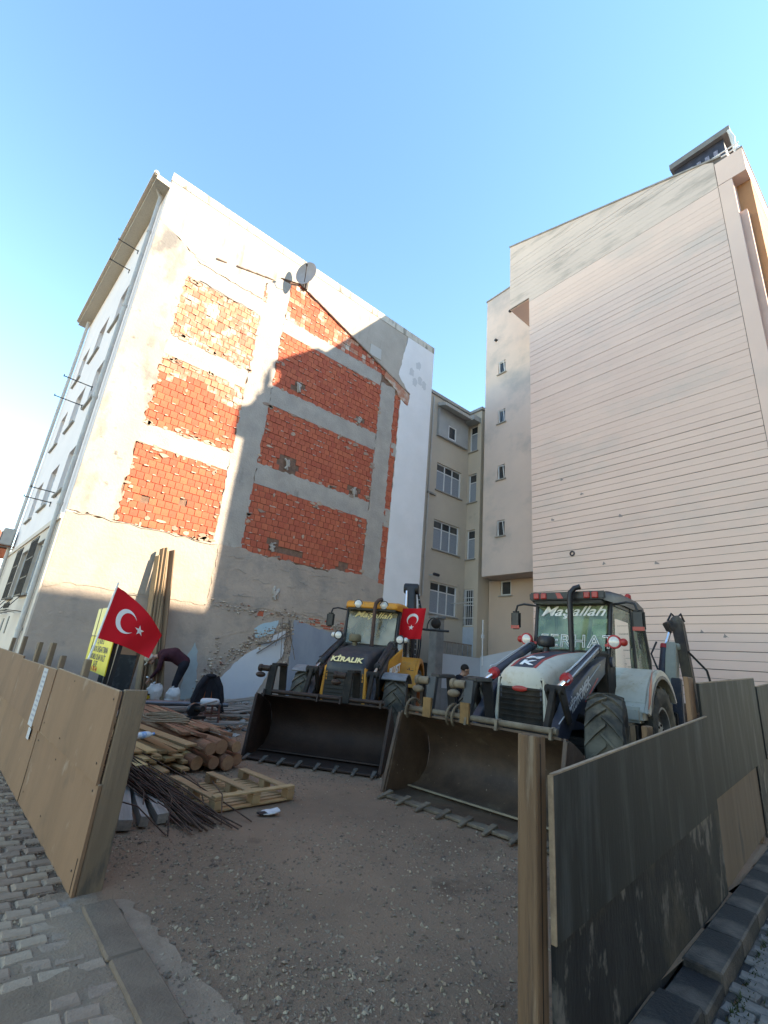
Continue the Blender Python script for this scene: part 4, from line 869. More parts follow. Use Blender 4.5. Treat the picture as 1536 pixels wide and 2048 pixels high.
def wheel(mach, x, y, r, w, rim, steer=0.0):
    sg = 1 if y > 0 else -1
    b = MB(); rr_ = r*.54
    hw = w/2
    prof = [(rr_,-hw*.80),(r*.66,-hw*1.0),(r*.82,-hw*1.03),(r*.92,-hw*.93),(r*.945,-hw*.5),(r*.95,0),(r*.945,hw*.5),(r*.92,hw*.93),(r*.82,hw*1.03),(r*.66,hw*1.0),(rr_,hw*.80)]
    b.lathe(prof, (0,0,0), (0,1,0), 48, closed=True)
    nl = 19
    for side in (-1, 1):
        for i in range(nl):
            a0 = 2*math.pi*(i + (.5 if side > 0 else 0))/nl
            st = []
            for t in (0, .25, .5, .75, 1):          # lug runs from the crown out and backwards to the shoulder
                yy = side*(-.06*w + t*hw*1.09); aa = a0 + t*.30 + .06*t*t
                ro = r*(1.0 - .055*max(0, t-.55)/.45); ri = r*(.90 if t < .8 else .86)
                dw = .034 + .012*t
                st.append([(math.sin(aa-dw)*ri, yy, math.cos(aa-dw)*ri), (math.sin(aa+dw)*ri, yy, math.cos(aa+dw)*ri),
                           (math.sin(aa+dw*.75)*ro, yy, math.cos(aa+dw*.75)*ro), (math.sin(aa-dw*.75)*ro, yy, math.cos(aa-dw*.75)*ro)])
            b.loft(st)
    o = b.build('wheel', M_rubber, mach, smooth=35)
    o.matrix_local = Matrix.Translation((x, y, r)) @ Matrix.Rotation(steer, 4, 'Z') @ Matrix.Rotation(random.uniform(0,1), 4, 'Y')
    b = MB().lathe([(rr_*1.04,-hw*.86*sg),(rr_*1.04,hw*.86*sg),(rr_*.97,hw*.86*sg),(rr_*.90,hw*.45*sg),(rr_*.55,hw*.35*sg),(rr_*.50,hw*.62*sg),(rr_*.22,hw*.66*sg),(rr_*.02,hw*.66*sg)], (0,0,0), (0,1,0), 28)
    rimo = b.build('rim', rim, o, smooth=40)
    nb = MB()
    for i in range(8): a = i*math.pi/4; nb.tube((math.sin(a)*rr_*.4, hw*.55*sg, math.cos(a)*rr_*.4), (math.sin(a)*rr_*.4, hw*.70*sg, math.cos(a)*rr_*.4), .018, n=6)
    nb.build('wheel_nuts', M_chassis, o)
    return o
def quadglass(name, pts, mat, mach, t=.006):
    p = [Vector(q) for q in pts]; n = (p[1]-p[0]).cross(p[2]-p[0]).normalized()*t
    return MB().hexa(p, [q+n for q in p]).build(name, mat, mach)
def roundrect(w, z0, z1, r, x, n=5, yc=0.0):
    """ring in the y-z plane: flat bottom, rounded upper corners"""
    out = [(x, yc-w, z0), (x, yc+w, z0)]
    for i in range(n+1):
        a = i/n*math.pi/2; out.append((x, yc+w-r+r*math.cos(a), z1-r+r*math.sin(a)))
    for i in range(n+1):
        a = math.pi/2+i/n*math.pi/2; out.append((x, yc-w+r+r*math.cos(a), z1-r+r*math.sin(a)))
    return out

def loader(kind, loc, yaw, sc, label, name='backhoe_loader'):
    Y = kind == 'yellow'
    t = thing(name, label, 'backhoe loader', loc, yaw); t.scale = (sc, sc, sc)
    paint = M_yel if Y else M_bone; dark = M_blk if Y else M_navy
    # running gear
    st_ = R(7) if Y else R(13)
    wheel(t, 2.12, .93, .705, .44, M_rimy if Y else M_rimw, st_); wheel(t, 2.12, -.93, .705, .44, M_rimy if Y else M_rimw, st_)
    wheel(t, 0.0, .90, .80, .48, M_rimy if Y else M_rimw); wheel(t, 0.0, -.90, .80, .48, M_rimy if Y else M_rimw)
    b = MB().bx(-1.3,2.62,-.34,.34,.50,1.0).tube((2.12,-.8,.70),(2.12,.8,.70),.11,n=10).tube((0,-.8,.8),(0,.8,.8),.15,n=10).bx(1.85,2.4,-.2,.2,.42,.62)
    b.build('chassis', M_chassis, t, bevel=.02)
    MB().bx(.72,1.38,.50,.98,.52,1.02).bx(.72,1.38,.40,.50,.6,.9).build('side_tank', M_chassis if Y else M_frame, t, bevel=.03)
    MB().bx(.72,1.38,-.98,-.50,.52,1.02).build('side_tank', M_chassis, t, bevel=.03)
    b = MB().bx(.80,1.30,.98,1.12,.44,.47).bx(.80,1.30,.98,1.12,.74,.77).bar((.82,1.05,.45),(.82,1.05,1.0),.03,.03).bar((1.28,1.05,.45),(1.28,1.05,1.0),.03,.03)
    b.build('step', M_chassis, t)
    if not Y: MB().bx(.62,1.02,.55,1.06,1.02,1.24).build('tool_box', M_bone, t, bevel=.04)
    # front mudguards
    for s in (1, -1):
        b = MB(); rings = []
        for i in range(9):
            a = R(-32+i*9); rad = .79
            rings.append([(2.12-math.sin(a)*rad, s*(.93+q), .705+math.cos(a)*rad+(.0 if abs(q) < .2 else -.035)) for q in (-.24,-.2,.2,.24)] + [(2.12-math.sin(a)*(rad-.02), s*(.93+q), .705+math.cos(a)*(rad-.02)+(.0 if abs(q) < .2 else -.035)) for q in (.24,.2,-.2,-.24)])
        b.loft(rings)
        if Y: b.build('front_mudguard', pm('grey_mudguard', (0.22,0.22,0.22), (0.15,0.15,0.15), scale=5, rough=.7), t, smooth=40)
        elif s < 0: b.build('front_mudguard', M_chassis, t, smooth=40)
    # hood: sides, top, grille
    hw = .43 if Y else .36
    secs = [(2.72,1.38,1.56,hw-.05),(2.66,1.38,1.64,hw-.02),(2.35,1.38,1.77,hw),(1.9,1.40,1.87,hw+.02),(1.4,1.42,1.94,hw+.04),(.92,1.44,1.99,hw+.06)]
    b = MB().loft([roundrect(w, zl, zt, .14 if Y else .18, x) for x, zl, zt, w in secs]); b.build('hood_top', dark if Y else paint, t, smooth=45)
    b = MB()
    for s in (1,-1):
        b.loft([[(x, s*(w-.03), .86), (x, s*(w-.006), .86), (x, s*(w-.006), zl+.02), (x, s*(w-.03), zl+.02)] for x, zl, zt, w in secs])
    b.build('hood_side', paint if Y else dark, t)
    b = MB().prism([(-hw+.02,.60),(hw-.02,.60),(hw-.05,1.49),(-hw+.05,1.49)], lambda a,c: (2.60,a,c), lambda a,c: (2.715+.03*(1.4-c),a,c)); gr = b.build('grille', M_frame if Y else M_chassis, t)
    for i in range(10): MB().bx(2.71,2.75,-hw+.06,hw-.06,.72+i*.07,.735+i*.07).build('grille_slat', M_chassis, gr)
    for s in (1,-1):
        b = MB().hexa([(2.58,s*(hw-.03),.62),(2.76,s*(hw-.03),.62),(2.76,s*(hw+.055),.62),(2.58,s*(hw+.055),.62)], [(2.55,s*(hw-.06),1.50),(2.715,s*(hw-.06),1.50),(2.715,s*(hw-.01),1.50),(2.55,s*(hw-.01),1.50)])
        b.build('nose_trim', paint, t, bevel=.015)
    MB().bx(2.55,2.80,-hw,hw,.50,.62).build('front_bumper', paint if Y else M_bone, t, bevel=.02)
    # cab
    cw, cf, cr, cz, ct = .72, .80, -1.05, 1.18, 2.86
    b = MB()
    for s in (1,-1):
        b.path([(cf+.12,s*.58,cz),(cf+.10,s*.62,1.9),(cf-.10,s*.64,ct)], .042, 8)                     # windscreen pillar
        b.path([(-.12,s*cw,cz),(-.14,s*cw,2.0),(-.20,s*(cw-.05),ct)], .035, 8)
        b.path([(cr+.05,s*cw,cz),(cr,s*cw,2.0),(cr+.10,s*(cw-.06),ct)], .045, 8)
        b.bar((cf+.1,s*.62,1.20),(cr,s*cw,1.20),.06,.10); b.bar((cf-.1,s*.64,ct-.03),(cr+.1,s*(cw-.06),ct-.03),.06,.07)
        b.bar((-.13,s*cw,1.62),(cr,s*cw,1.75),.04,.05)
    b.bar((cf+.1,-.6,2.0),(cf+.1,.6,2.0),.05,.06); b.bar((cf-.08,-.62,ct-.04),(cf-.08,.62,ct-.04),.06,.08); b.bar((cr+.05,-.68,ct-.04),(cr+.05,.68,ct-.04),.06,.08)
    b.build('cab_frame', M_frame, t, smooth=50)
    MB().bx(cr,cf+.1,-.70,.70,1.02,1.20).bx(cr,-.3,-.72,-.66,1.2,1.72).bx(cr,-.3,.66,.72,1.2,1.72).build('cab_floor', M_frame, t, bevel=.02)
    G = G_warm if Y else G_green
    quadglass('windscreen', [(cf+.13,-.57,2.02),(cf+.13,.57,2.02),(cf-.06,.60,ct-.06),(cf-.06,-.60,ct-.06)], G, t)
    for s in (1,-1):
        quadglass('door_glass', [(cf+.06,s*.63,1.28),(-.10,s*.715,1.28),(-.17,s*.68,ct-.08),(cf-.1,s*.645,ct-.08)], G, t)
        quadglass('rear_side_glass', [(-.16,s*.722,1.68),(cr+.06,s*.722,1.78),(cr+.12,s*.67,ct-.08),(-.22,s*.68,ct-.08)], G, t)
    quadglass('rear_window', [(cr+.0,-.66,1.75),(cr+.0,.66,1.75),(cr+.08,.62,ct-.08),(cr+.08,-.62,ct-.08)], G, t)
    # roof with a drooping front brow
    rp = [(1.02,2.86,2.90,.56),(1.0,2.84,2.97,.62),(.80,2.83,3.02,.68),(.2,2.85,3.06,.72),(-.6,2.85,3.06,.73),(-1.08,2.84,3.02,.70),(-1.16,2.84,2.92,.66)]
    MB().loft([roundrect(w, zl, zt, min(.07,(zt-zl)*.9), x) for x, zl, zt, w in rp]).build('roof', M_yel if Y else M_frame, t, smooth=50)
    MB().bx(.55,1.0,-.60,.60,2.80,2.845).build('roof_visor', M_frame, t, bevel=.02)
    # inside
    b = MB().bx(-.50,.05,-.27,.27,1.2,1.62).hexa([(-.56,-.27,1.6),(-.38,-.27,1.6),(-.38,.27,1.6),(-.56,.27,1.6)], [(-.68,-.24,2.35),(-.55,-.24,2.35),(-.55,.24,2.35),(-.68,.24,2.35)]).bx(-.68,-.56,-.14,.14,2.38,2.58)
    b.build('seat', M_seat, t, bevel=.05)
    b = MB().bx(.45,.78,-.40,.40,1.2,1.98).path([(.55,0,1.8),(.35,0,2.05)], .035, 8).path([(.32+.08*math.sin(a*.524)*.6, .19*math.cos(a*.524), 2.07+.19*.8*math.sin(a*.524)) for a in range(13)], .014, 6)
    b.build('dashboard', M_frame, t)
    if Y: MB().bx(-.95,-.93,-.5,-.12,1.9,2.75).bx(.35,.37,-.50,-.22,2.1,2.75).build('cab_curtain', pm('cab_curtain_cloth', (0.55,0.50,0.40), (0.46,0.42,0.33), scale=6, stretch=(1,8,1)), t)
    else:
        MB().bx(-.62,-.50,.10,.42,2.2,2.5).build('headrest_cover', M_seat, t, bevel=.04); MB().hexa([(.2,.18,2.30),(.2,.42,2.38),(.22,.42,2.38),(.22,.18,2.30)], [(.18,.12,2.48),(.18,.40,2.56),(.2,.40,2.56),(.2,.12,2.48)]).build('paper_in_cab', M_txt_w, t)
        MB().bar((.72,.22,2.0),(.62,.30,2.72),.05,.03).build('wiper', M_frame, t)
    # exhaust stack, air pre-cleaner
    MB().path([(1.14,.12,1.85),(1.14,.12,2.85),(1.13,.13,2.95),(1.10,.19,3.03),(1.06,.27,3.06)], .045, 12, caps=True).lathe([(.075,0),(.075,.10),(.05,.12)], (1.14,.12,1.86), (0,0,1), 14).build('exhaust_stack', M_exh if Y else M_frame, t, smooth=45)
    MB().lathe([(.06,0),(.06,.10),(.05,.12),(.05,.16),(.13,.18),(.14,.20),(.14,.30),(.11,.34),(.02,.345)], (1.30,-.24,1.86), (0,0,1), 20).build('air_precleaner', pm('precleaner_plastic', (0.16,0.13,0.07), (0.10,0.085,0.05), scale=5, rough=.6) if Y else M_frame, t, smooth=40)
    # lamps
    def lamp(y, z, x, case, r=.10, pods=True):
        s = 1 if y > 0 else -1
        o = MB().lathe([(.04,-.10),(r*.8,-.08),(r*1.08,-.01),(r*1.08,.02),(r*.98,.03)], (x,y,z), (1,0,0), 20).bar((x-.06,y-s*.16,z-.06),(x-.04,y,z-.02),.04,.04).build('headlight', case, t, smooth=40)
        MB().lathe([(r*.95,.022),(r*.7,.035),(.02,.042)], (x,y,z), (1,0,0), 20).build('lens', M_lens, o, smooth=50)
        if pods:
            p = MB().sphere((x-.02,y+s*.13,z), .062, 14, 8, (.8,1,1)).build('indicator', M_lens if Y else M_red, t, smooth=60)
    lamp(.74, 2.17, .98, M_frame if Y else M_redpaint); lamp(-.74, 2.17, .98, M_frame if Y else M_redpaint)
    if Y:
        for y in (-.33, .30):
            o = MB().lathe([(.09,-.08),(.11,0),(.11,.015)], (1.0,y,2.925), (1,0,0), 18).build('roof_lamp', M_frame, t, smooth=40)
            MB().lathe([(.095,.012),(.06,.03),(.02,.034)], (1.0,y,2.925), (1,0,0), 18).build('lens', M_lens, o, smooth=50)
    else:
        MB().bx(.98,1.035,-.66,.66,2.85,2.99).build('lamp_bar', M_frame, t, bevel=.02)
        for y in (-.52,-.385,.365,.50): MB().hexa([(1.03,y-.055,2.865),(1.055,y-.05,2.87),(1.055,y+.05,2.87),(1.03,y+.055,2.865)], [(1.03,y-.055,2.975),(1.055,y-.05,2.97),(1.055,y+.05,2.97),(1.03,y+.055,2.975)]).build('red_roof_lamp', M_red, t, bevel=.012)
        MB().hexa([(1.036,-.13,2.87),(1.04,-.13,2.87),(1.04,-.03,2.87),(1.036,-.03,2.87)], [(1.036,-.17,2.97),(1.04,-.17,2.97),(1.04,-.09,2.97),(1.036,-.09,2.97)]).build('red_stripe', M_red, t)
        MB().lathe([(.05,0),(.062,.02),(.055,.14),(.03,.17)], (-.75,.52,3.055), (0,0,1), 14).build('beacon', M_red, t, smooth=40)
    # mirrors on bent arms
    for s in ((-1,) if Y else (1, -1)):
        o = MB().path([(.70,s*.66,2.80),(.76,s*.90,2.83),(.78,s*1.02,2.80),(.78,s*1.06,2.68)], .02, 8).build('mirror_arm', M_frame, t, smooth=50)
        MB().bx(.73,.80,s*1.06-.10,s*1.06+.10,2.36,2.70).build('mirror', M_frame, o, bevel=.035)
        if not Y: MB().bx(.795,.81,s*1.06-.085,s*1.06+.085,2.37,2.43).build('reflector', M_red, o)
    if Y:
        o = MB().path([(-1.0,.7,2.62),(-1.05,1.1,2.60),(-1.05,1.72,2.60)], .03, 8).path([(-1.05,1.12+.17*(1-math.cos(a)),2.63+.30*math.sin(a)) for a in [i*math.pi/8 for i in range(9)]], .016, 6).build('work_lamp_arm', M_frame, t, smooth=50)
        MB().sphere((-1.02,1.36,2.78),.14,14,9,(.6,1,1)).build('work_lamp', M_chassis, o, smooth=60)
    # rear mudguards
    for s in (1, -1):
        ax = lambda ang, rad: (math.cos(R(ang))*rad, .80+math.sin(R(ang))*rad)
        outer = [ax(a, 1.02) for a in range(150, 20, -10)] + [(1.02,1.16)]
        inner = [(.86,1.12)] + [ax(a, .90) for a in range(26, 155, 12)]
        y0, y1 = (s*.62, s*1.15)
        b = MB().prism([(p[0], p[1]) for p in outer+inner], lambda a,c: (a, s*1.09, c), lambda a,c: (a, s*1.15, c))
        b.prism([ax(a, 1.02) for a in range(150, 20, -10)] + [ax(a, .97) for a in range(21, 151, 12)], lambda a,c: (a, y0, c), lambda a,c: (a, s*1.10, c))
        b.hexa([(.30,s*.60,1.16),(1.00,s*.60,1.16),(1.0,s*1.10,1.16),(.30,s*1.10,1.16)], [(.30,s*.60,1.72),(.62,s*.60,1.60),(.62,s*1.10,1.60),(.30,s*1.10,1.72)])
        b.build('rear_mudguard', paint, t, bevel=.015)
        if not Y:
            MB().prism([ax(a, .935) for a in range(150, 20, -10)] + [ax(a, .885) for a in range(21, 151, 12)], lambda a,c: (a, s*1.152, c), lambda a,c: (a, s*1.158, c)).build('mudguard_lip', M_navy, t)
            MB().prism([(1.00,1.22),(.86,1.52),(.66,1.74),(.60,1.80),(.70,1.56),(.86,1.30)], lambda a,c: (a, s*1.151, c), lambda a,c: (a, s*1.156, c)).build('red_stripe', M_red, t)
    # loader tower, arms, rams
    for s in (1, -1):
        yy = s*(.60 if Y else .56)
        MB().prism([(.70,1.0),(1.10,1.0),(1.12,1.75),(1.02,1.98),(.84,2.0),(.72,1.8)], lambda a,c: (a, yy-.09, c), lambda a,c: (a, yy+.09, c)).build('loader_tower', M_chassis, t, bevel=.02)
        arm = MB(); pts = [(.92,1.86,.20),(1.6,1.62,.30),(2.35,1.26,.34),(2.85,.84,.30),(3.16,.46,.20)]
        rings = []
        for i, (x, z, h) in enumerate(pts):
            a = pts[max(0,i-1)]; c = pts[min(len(pts)-1,i+1)]; d = Vector((c[0]-a[0], c[1]-a[1])).normalized(); n = Vector((-d.y, d.x))*h/2
            rings.append([(x-n.x,yy-.06,z-n.y),(x-n.x,yy+.06,z-n.y),(x+n.x,yy+.06,z+n.y),(x+n.x,yy-.06,z+n.y)])
        arm.loft(rings).tube((.92,yy-.13,1.86),(.92,yy+.13,1.86),.08,n=14).tube((3.16,yy-.10,.46),(3.16,yy+.10,.46),.07,n=12)
        ao = arm.build('loader_arm', dark, t, bevel=.012)
        # tilt ram along the top of the arm
        y2 = yy - s*.015
        ram = MB().tube((1.25,y2,2.02),(2.45,y2,1.55),.062,n=14).tube((2.43,y2,1.56),(2.50,y2,1.53),.072,n=14).tube((1.20,y2,2.04),(1.28,y2,2.01),.075,n=12).build('tilt_ram', dark, t, smooth=40)
        if not Y: MB().tube((2.44,y2,1.556),(2.52,y2,1.525),.078,n=14).build('red_gland', M_redpaint, ram)
        MB().tube((2.5,y2,1.53),(2.86,y2,1.39),.032,n=12).build('ram_rod', M_chrome, t, smooth=40)
        MB().path([(1.3,y2,2.09),(1.9,y2+s*.02,1.86),(2.4,y2+s*.02,1.66),(2.55,y2+s*.03,1.63)], .012, 6).path([(1.25,y2+s*.05,2.06),(1.9,y2+s*.06,1.80),(2.6,y2+s*.06,1.50)], .010, 6).build('hydraulic_hose', M_txt_s if not Y else M_frame, t)
        # bell crank and link down to the bucket
        b = MB().prism([(2.60,1.02),(2.72,.98),(2.98,1.36),(2.92,1.46),(2.82,1.44)], lambda a,c: (a, yy-.10, c), lambda a,c: (a, yy-.07, c)).prism([(2.60,1.02),(2.72,.98),(2.98,1.36),(2.92,1.46),(2.82,1.44)], lambda a,c: (a, yy+.07, c), lambda a,c: (a, yy+.10, c))
        b.tube((2.90,yy-.12,1.40),(2.90,yy+.12,1.40),.055,n=12).build('bell_crank', M_chassis, t, bevel=.006)
        MB().bar((2.92,yy,1.40),(3.24,yy,.80),.07,.09).tube((3.24,yy-.1,.80),(3.24,yy+.1,.80),.06,n=12).build('tilt_link', M_chassis, t, bevel=.008)
        # lift ram under the arm
        MB().tube((1.35,yy,.92),(2.25,yy,1.08),.055,n=12).build('lift_ram', M_chassis, t)
        if not Y and s > 0:
            d = Vector((2.35-1.6, 0, 1.26-1.62)); 
            MB().hexa([(2.0,yy+.061,1.26),(2.05,yy+.061,1.26),(2.05,yy+.064,1.26),(2.0,yy+.064,1.26)], [(1.45,yy+.061,1.60),(1.5,yy+.061,1.60),(1.5,yy+.064,1.60),(1.45,yy+.064,1.60)]).build('red_stripe', M_red, ao)
            text_obj('lettering', 'HİDROMEK', .20, M_txt_s, ao, frame((2.22, yy+.064, 1.335), (-.75,0,.38), (0.38,0,.75)), shear=.12, extrude=.002, bold=.002, width=.85)
            MB().bar((2.95,yy+.063,1.0),(1.35,yy+.063,1.80),.004,.014,(0,1,0)).build('white_line', M_txt_s, ao)
    # front bucket, lip forward, resting on the ground
    BW = 1.10 if Y else 1.05; bm_ = M_rust if Y else M_rust2
    prof = [(4.20,.015),(3.80,.035),(3.52,.11),(3.36,.26),(3.31,.44),(3.36,.62),(3.50,.77),(3.72,.87),(3.93,.93)]
    th = [(4.20,.0),(3.79,.012),(3.505,.088),(3.34,.25),(3.285,.44),(3.34,.635),(3.485,.79),(3.71,.895),(3.93,.955)]
    b = MB().prism(prof + th[::-1], lambda a,c: (a,-BW,c), lambda a,c: (a,BW,c)); bk = b.build('front_bucket', bm_, t, smooth=40)
    for s in (1, -1):
        bend = (lambda c: .06*s*(c/.9)) if Y else (lambda c: .09*s*math.sin(c*3.0))
        MB().prism(th, lambda a,c: (a, s*BW+bend(c)*(1 if a > 3.8 else .3), c), lambda a,c: (a, s*(BW+.03)+bend(c)*(1 if a > 3.8 else .3), c)).build('bucket_side', bm_, bk, bevel=.004)
        MB().bar((4.20,s*(BW+.015)+bend(.1),.03),(3.94,s*(BW+.015)+bend(.9),.93),.05,.035,(1,0,0)).build('side_cutter', bm_, bk, bevel=.006)
    MB().bx(4.13,4.26,-BW,BW,.0,.032).build('cutting_edge', M_rust if Y else M_mudmetal, bk, bevel=.006)
    MB().bar((3.74,-BW+.03,.068),(3.74,BW-.03,.068),.12,.02,(-.2,0,1)).build('wear_strip', pm('wear_strip_steel', (0.30,0.235,0.15), (0.20,0.15,0.10), scale=4, rough=.55, metal=.3) if not Y else M_rust, bk)
    for i in range(8):
        yq = -BW+.06 + i*(2*BW-.12)/7
        MB().hexa([(4.14,yq-.035,.030),(4.38,yq-.022,.0),(4.38,yq+.022,.0),(4.14,yq+.035,.030)], [(4.14,yq-.035,.066),(4.38,yq-.02,.018),(4.38,yq+.02,.018),(4.14,yq+.035,.066)]).build('bucket_tooth', M_mudmetal if not Y else pm('worn_tooth', (0.13,0.105,0.085), (0.08,0.065,0.05), scale=6), bk, bevel=.003)
    # pallet-fork shaft on the bucket's top edge with two forks flipped back
    MB().tube((3.90,-BW+.05,1.00),(3.90,BW-.05,1.00),.034,n=12).build('fork_shaft', M_rust if Y else M_mudmetal, bk, smooth=40)
    for yq in (-BW+.06, -.08, BW-.1, .32): MB().prism([(3.80,.90),(3.98,.92),(3.96,1.03),(3.86,1.04)], lambda a,c: (a,yq-.015,c), lambda a,c: (a,yq+.015,c)).build('shaft_bracket', M_rust if Y else M_mudmetal, bk)
    for yq in ((-.98,.40) if Y else (-.66,-.10)):
        f = MB().bar((3.92,yq,.93),(3.84,yq,1.42),.13,.06,(1,0,0)).bar((3.86,yq+.03,1.43),(3.52,yq+.05,1.44),.14,.05).bar((3.53,yq+.05,1.45),(3.40,yq+.05,.80),.13,.05,(1,0,0))
        fo = f.build('pallet_fork', M_chassis if Y else M_frame, bk, bevel=.008)
        MB().tube((3.86,yq-.24,1.36),(3.86,yq-.05,1.36),.05,n=12).tube((3.86,yq-.26,1.36),(3.86,yq-.21,1.36),.062,n=12).sphere((3.90,yq-.20,1.25),.06,10,6,(1,1.5,.8)).build('fork_boss', M_rust if Y else M_mudmetal, fo, smooth=40)
        if not Y: MB().bx(3.93,3.965,yq-.06,yq+.06,.93,1.16).build('rusty_plate', pm('ochre_rust', (0.26,0.15,0.06), (0.16,0.09,0.04), scale=6), fo)
    if not Y:
        for yq in (-.98,-.34,-.26):
            MB().path([(3.86+.12*math.cos(a), yq+.02*a, 1.0+.12*math.sin(a)) for a in [i*.42-1.2 for i in range(10)]], .018, 6).build('hook', M_mudmetal, bk, smooth=50)
    # backhoe at the rear
    kx = -1.35
    MB().bx(kx-.12,kx+.12,-1.05,1.05,.42,1.15).build('rear_frame', M_chassis, t, bevel=.02)
    for s in (1,-1): MB().bar((kx-.1,s*1.02,.35),(kx-.1,s*1.06,1.75),.16,.16,(1,0,0)).bx(kx-.28,kx+.08,s*1.06-.16,s*1.06+.16,.28,.34).build('stabiliser', M_chassis if Y else M_navy, t, bevel=.015)
    if Y:
        pv = (kx-.35,.62,1.0); top = (kx-.75,.46,3.86)
        b = MB().bar(pv,(kx-.55,.54,2.6),.26,.34,(1,0,0)).bar((kx-.55,.54,2.55),top,.28,.46,(1,0,0),.24,.36); b.tube((top[0],top[1]-.22,top[2]),(top[0],top[1]+.22,top[2]),.16,n=14)
        bo = b.build('boom', M_frame, t, bevel=.02)
        MB().bar((kx-.95,.46,3.9),(kx-1.25,.60,1.2),.22,.30,(1,0,0)).build('dipper', M_frame, t, bevel=.02)
        MB().tube((kx-.30,.42,2.9),(kx-.50,.36,3.75),.03,n=10).build('ram_rod', M_chrome, t); MB().tube((kx-.22,.46,1.6),(kx-.30,.42,2.9),.06,n=12).build('boom_ram', M_frame, t)
        for i in range(16): MB().bx(kx-.52-.02*i,kx-.44-.02*i,.70,.735,1.5+i*.145,1.53+i*.145).build('hose_clamp', M_txt_s, bo)
        MB().path([(kx-.5,.75,1.3),(kx-.62,.80,2.2),(kx-.75,.78,3.2),(kx-.85,.6,3.95),(kx-.95,.5,3.95)], .022, 7).path([(kx-.45,.80,1.2),(kx-.57,.86,2.2),(kx-.70,.84,3.1),(kx-.85,.64,3.85)], .022, 7).build('boom_hose', M_frame, t, smooth=50)
        MB().prism([(kx-.9,.6),(kx-1.6,.7),(kx-1.7,1.2),(kx-1.35,1.55),(kx-1.0,1.3)], lambda a,c: (a,.25,c), lambda a,c: (a,.95,c)).build('rear_bucket', M_rust, t, bevel=.02)
    else:
        b = MB().bar((kx-.35,.86,.9),(kx-.85,.90,2.42),.20,.34,(1,0,0),.18,.30).tube((kx-.85,.76,2.38),(kx-.85,1.04,2.38),.07,n=12)
        b.build('boom', pm('boom_pale_green', (0.33,0.345,0.29), (0.27,0.285,0.24), scale=3, rough=.5), t, bevel=.02)
        MB().bar((kx-.95,1.02,2.86),(kx-1.10,1.14,1.0),.20,.30,(1,0,0),.16,.22).sphere((kx-.95,1.0,2.84),.17,12,8,(1,.8,1)).bar((kx-.8,.84,2.75),(kx-.95,1.0,2.86),.2,.2).build('dipper', pm('dipper_dark', (0.04,0.033,0.036), (0.10,0.085,0.06), scale=3, rough=.6), t, bevel=.02)
        MB().tube((kx-.55,.72,1.75),(kx-.75,.78,2.35),.075,n=12).build('boom_ram', M_navy, t, smooth=40); MB().tube((kx-.75,.78,2.35),(kx-.90,.88,2.72),.035,n=10).build('ram_rod', M_chrome, t)
        MB().tube((kx-.74,.777,2.32),(kx-.77,.787,2.40),.085,n=12).build('red_gland', M_redpaint, t)
        MB().path([(kx-.9,1.15,2.3),(kx-1.0,1.42,1.95),(kx-1.0,1.5,1.45),(kx-.95,1.38,1.1)], .022, 7).path([(kx-.55,.66,1.9),(kx-.62,.55,2.2),(kx-.7,.65,2.45)], .018, 7).path([(kx-.9,.85,2.9),(kx-.95,.92,3.06),(kx-1.0,1.0,2.95)], .022, 7).path([(kx-.95,1.0,2.95),(kx-1.0,1.08,3.06),(kx-1.05,1.12,2.9)], .022, 7).build('boom_hose', M_frame, t, smooth=50)
        MB().bx(kx-.75,kx-.30,.55,.82,1.25,1.6).build('valve_box', M_frame, t, bevel=.02)
        MB().prism([(kx-.8,.5),(kx-1.5,.6),(kx-1.6,1.0),(kx-1.2,1.3),(kx-.9,1.1)], lambda a,c: (a,.75,c), lambda a,c: (a,1.4,c)).build('rear_bucket', M_rust2, t, bevel=.02)
    # lettering
    wsM = lambda y, z: frame((cf+.137-.19*(z-2.02)/.78+.006, y, z), (0,1,0), (-.24,0,1))
    text_obj('lettering', 'Maşallah', .20 if Y else .25, M_txt_y if Y else M_txt_w, t, wsM(.0, 2.70 if Y else 2.68), shear=.45, bold=.003, width=1.25 if not Y else 1.3)
    if Y:
        text_obj('lettering', 'KİRALIK', .155, M_txt_y, t, frame((2.70,0,1.625), (0,1,0), (-.75,0,1)), shear=.15, bold=.006, width=1.1)
        text_obj('lettering', 'KİRALIK', .19, M_txt_b, t, frame((.828,.86,1.385), (-.53,.57,.62), (-.45,-.8,.5)), bold=.005, shear=.1, width=.75)
        MB().hexa([(1.95,.665,1.08),(1.30,.86,1.12),(1.28,.82,1.12),(1.93,.63,1.08)], [(1.75,.665,1.66),(1.22,.86,1.96),(1.20,.82,1.96),(1.73,.63,1.66)]).build('side_panel', M_yel, t)
        text_obj('lettering', 'PLUST', .22, M_txt_w, t, frame((1.56,.772,1.50), (-.62,.19,.18), (.05,0,.9)), bold=.008, shear=.25, width=.85)
        MB().hexa([(1.92,.680,1.14),(1.32,.866,1.22),(1.31,.862,1.22),(1.91,.676,1.14)], [(1.90,.682,1.24),(1.30,.868,1.40),(1.29,.864,1.40),(1.89,.678,1.24)]).build('red_stripe', M_red, t)
    else:
        text_obj('lettering', 'FERHAT', .30, M_txt_w, t, wsM(.10, 2.16), outline=.0075, width=1.05, space=1.15)
        hx = lambda x: np.interp(x, [.92,1.4,1.9,2.35,2.66], [1.99,1.94,1.87,1.77,1.64])
        for (w0, w1, m, dz) in ((-.15,.15,M_navy,.004),(-.19,-.15,M_red,.005),(.15,.19,M_red,.005)):
            b = MB(); xs = [.95,1.2,1.4,1.65,1.9,2.12,2.35,2.5,2.64]
            b.loft([[(x,w0,hx(x)-.01),(x,w1,hx(x)-.01),(x,w1,hx(x)+dz),(x,w0,hx(x)+dz)] for x in xs]); b.build('hood_stripe', m, t)
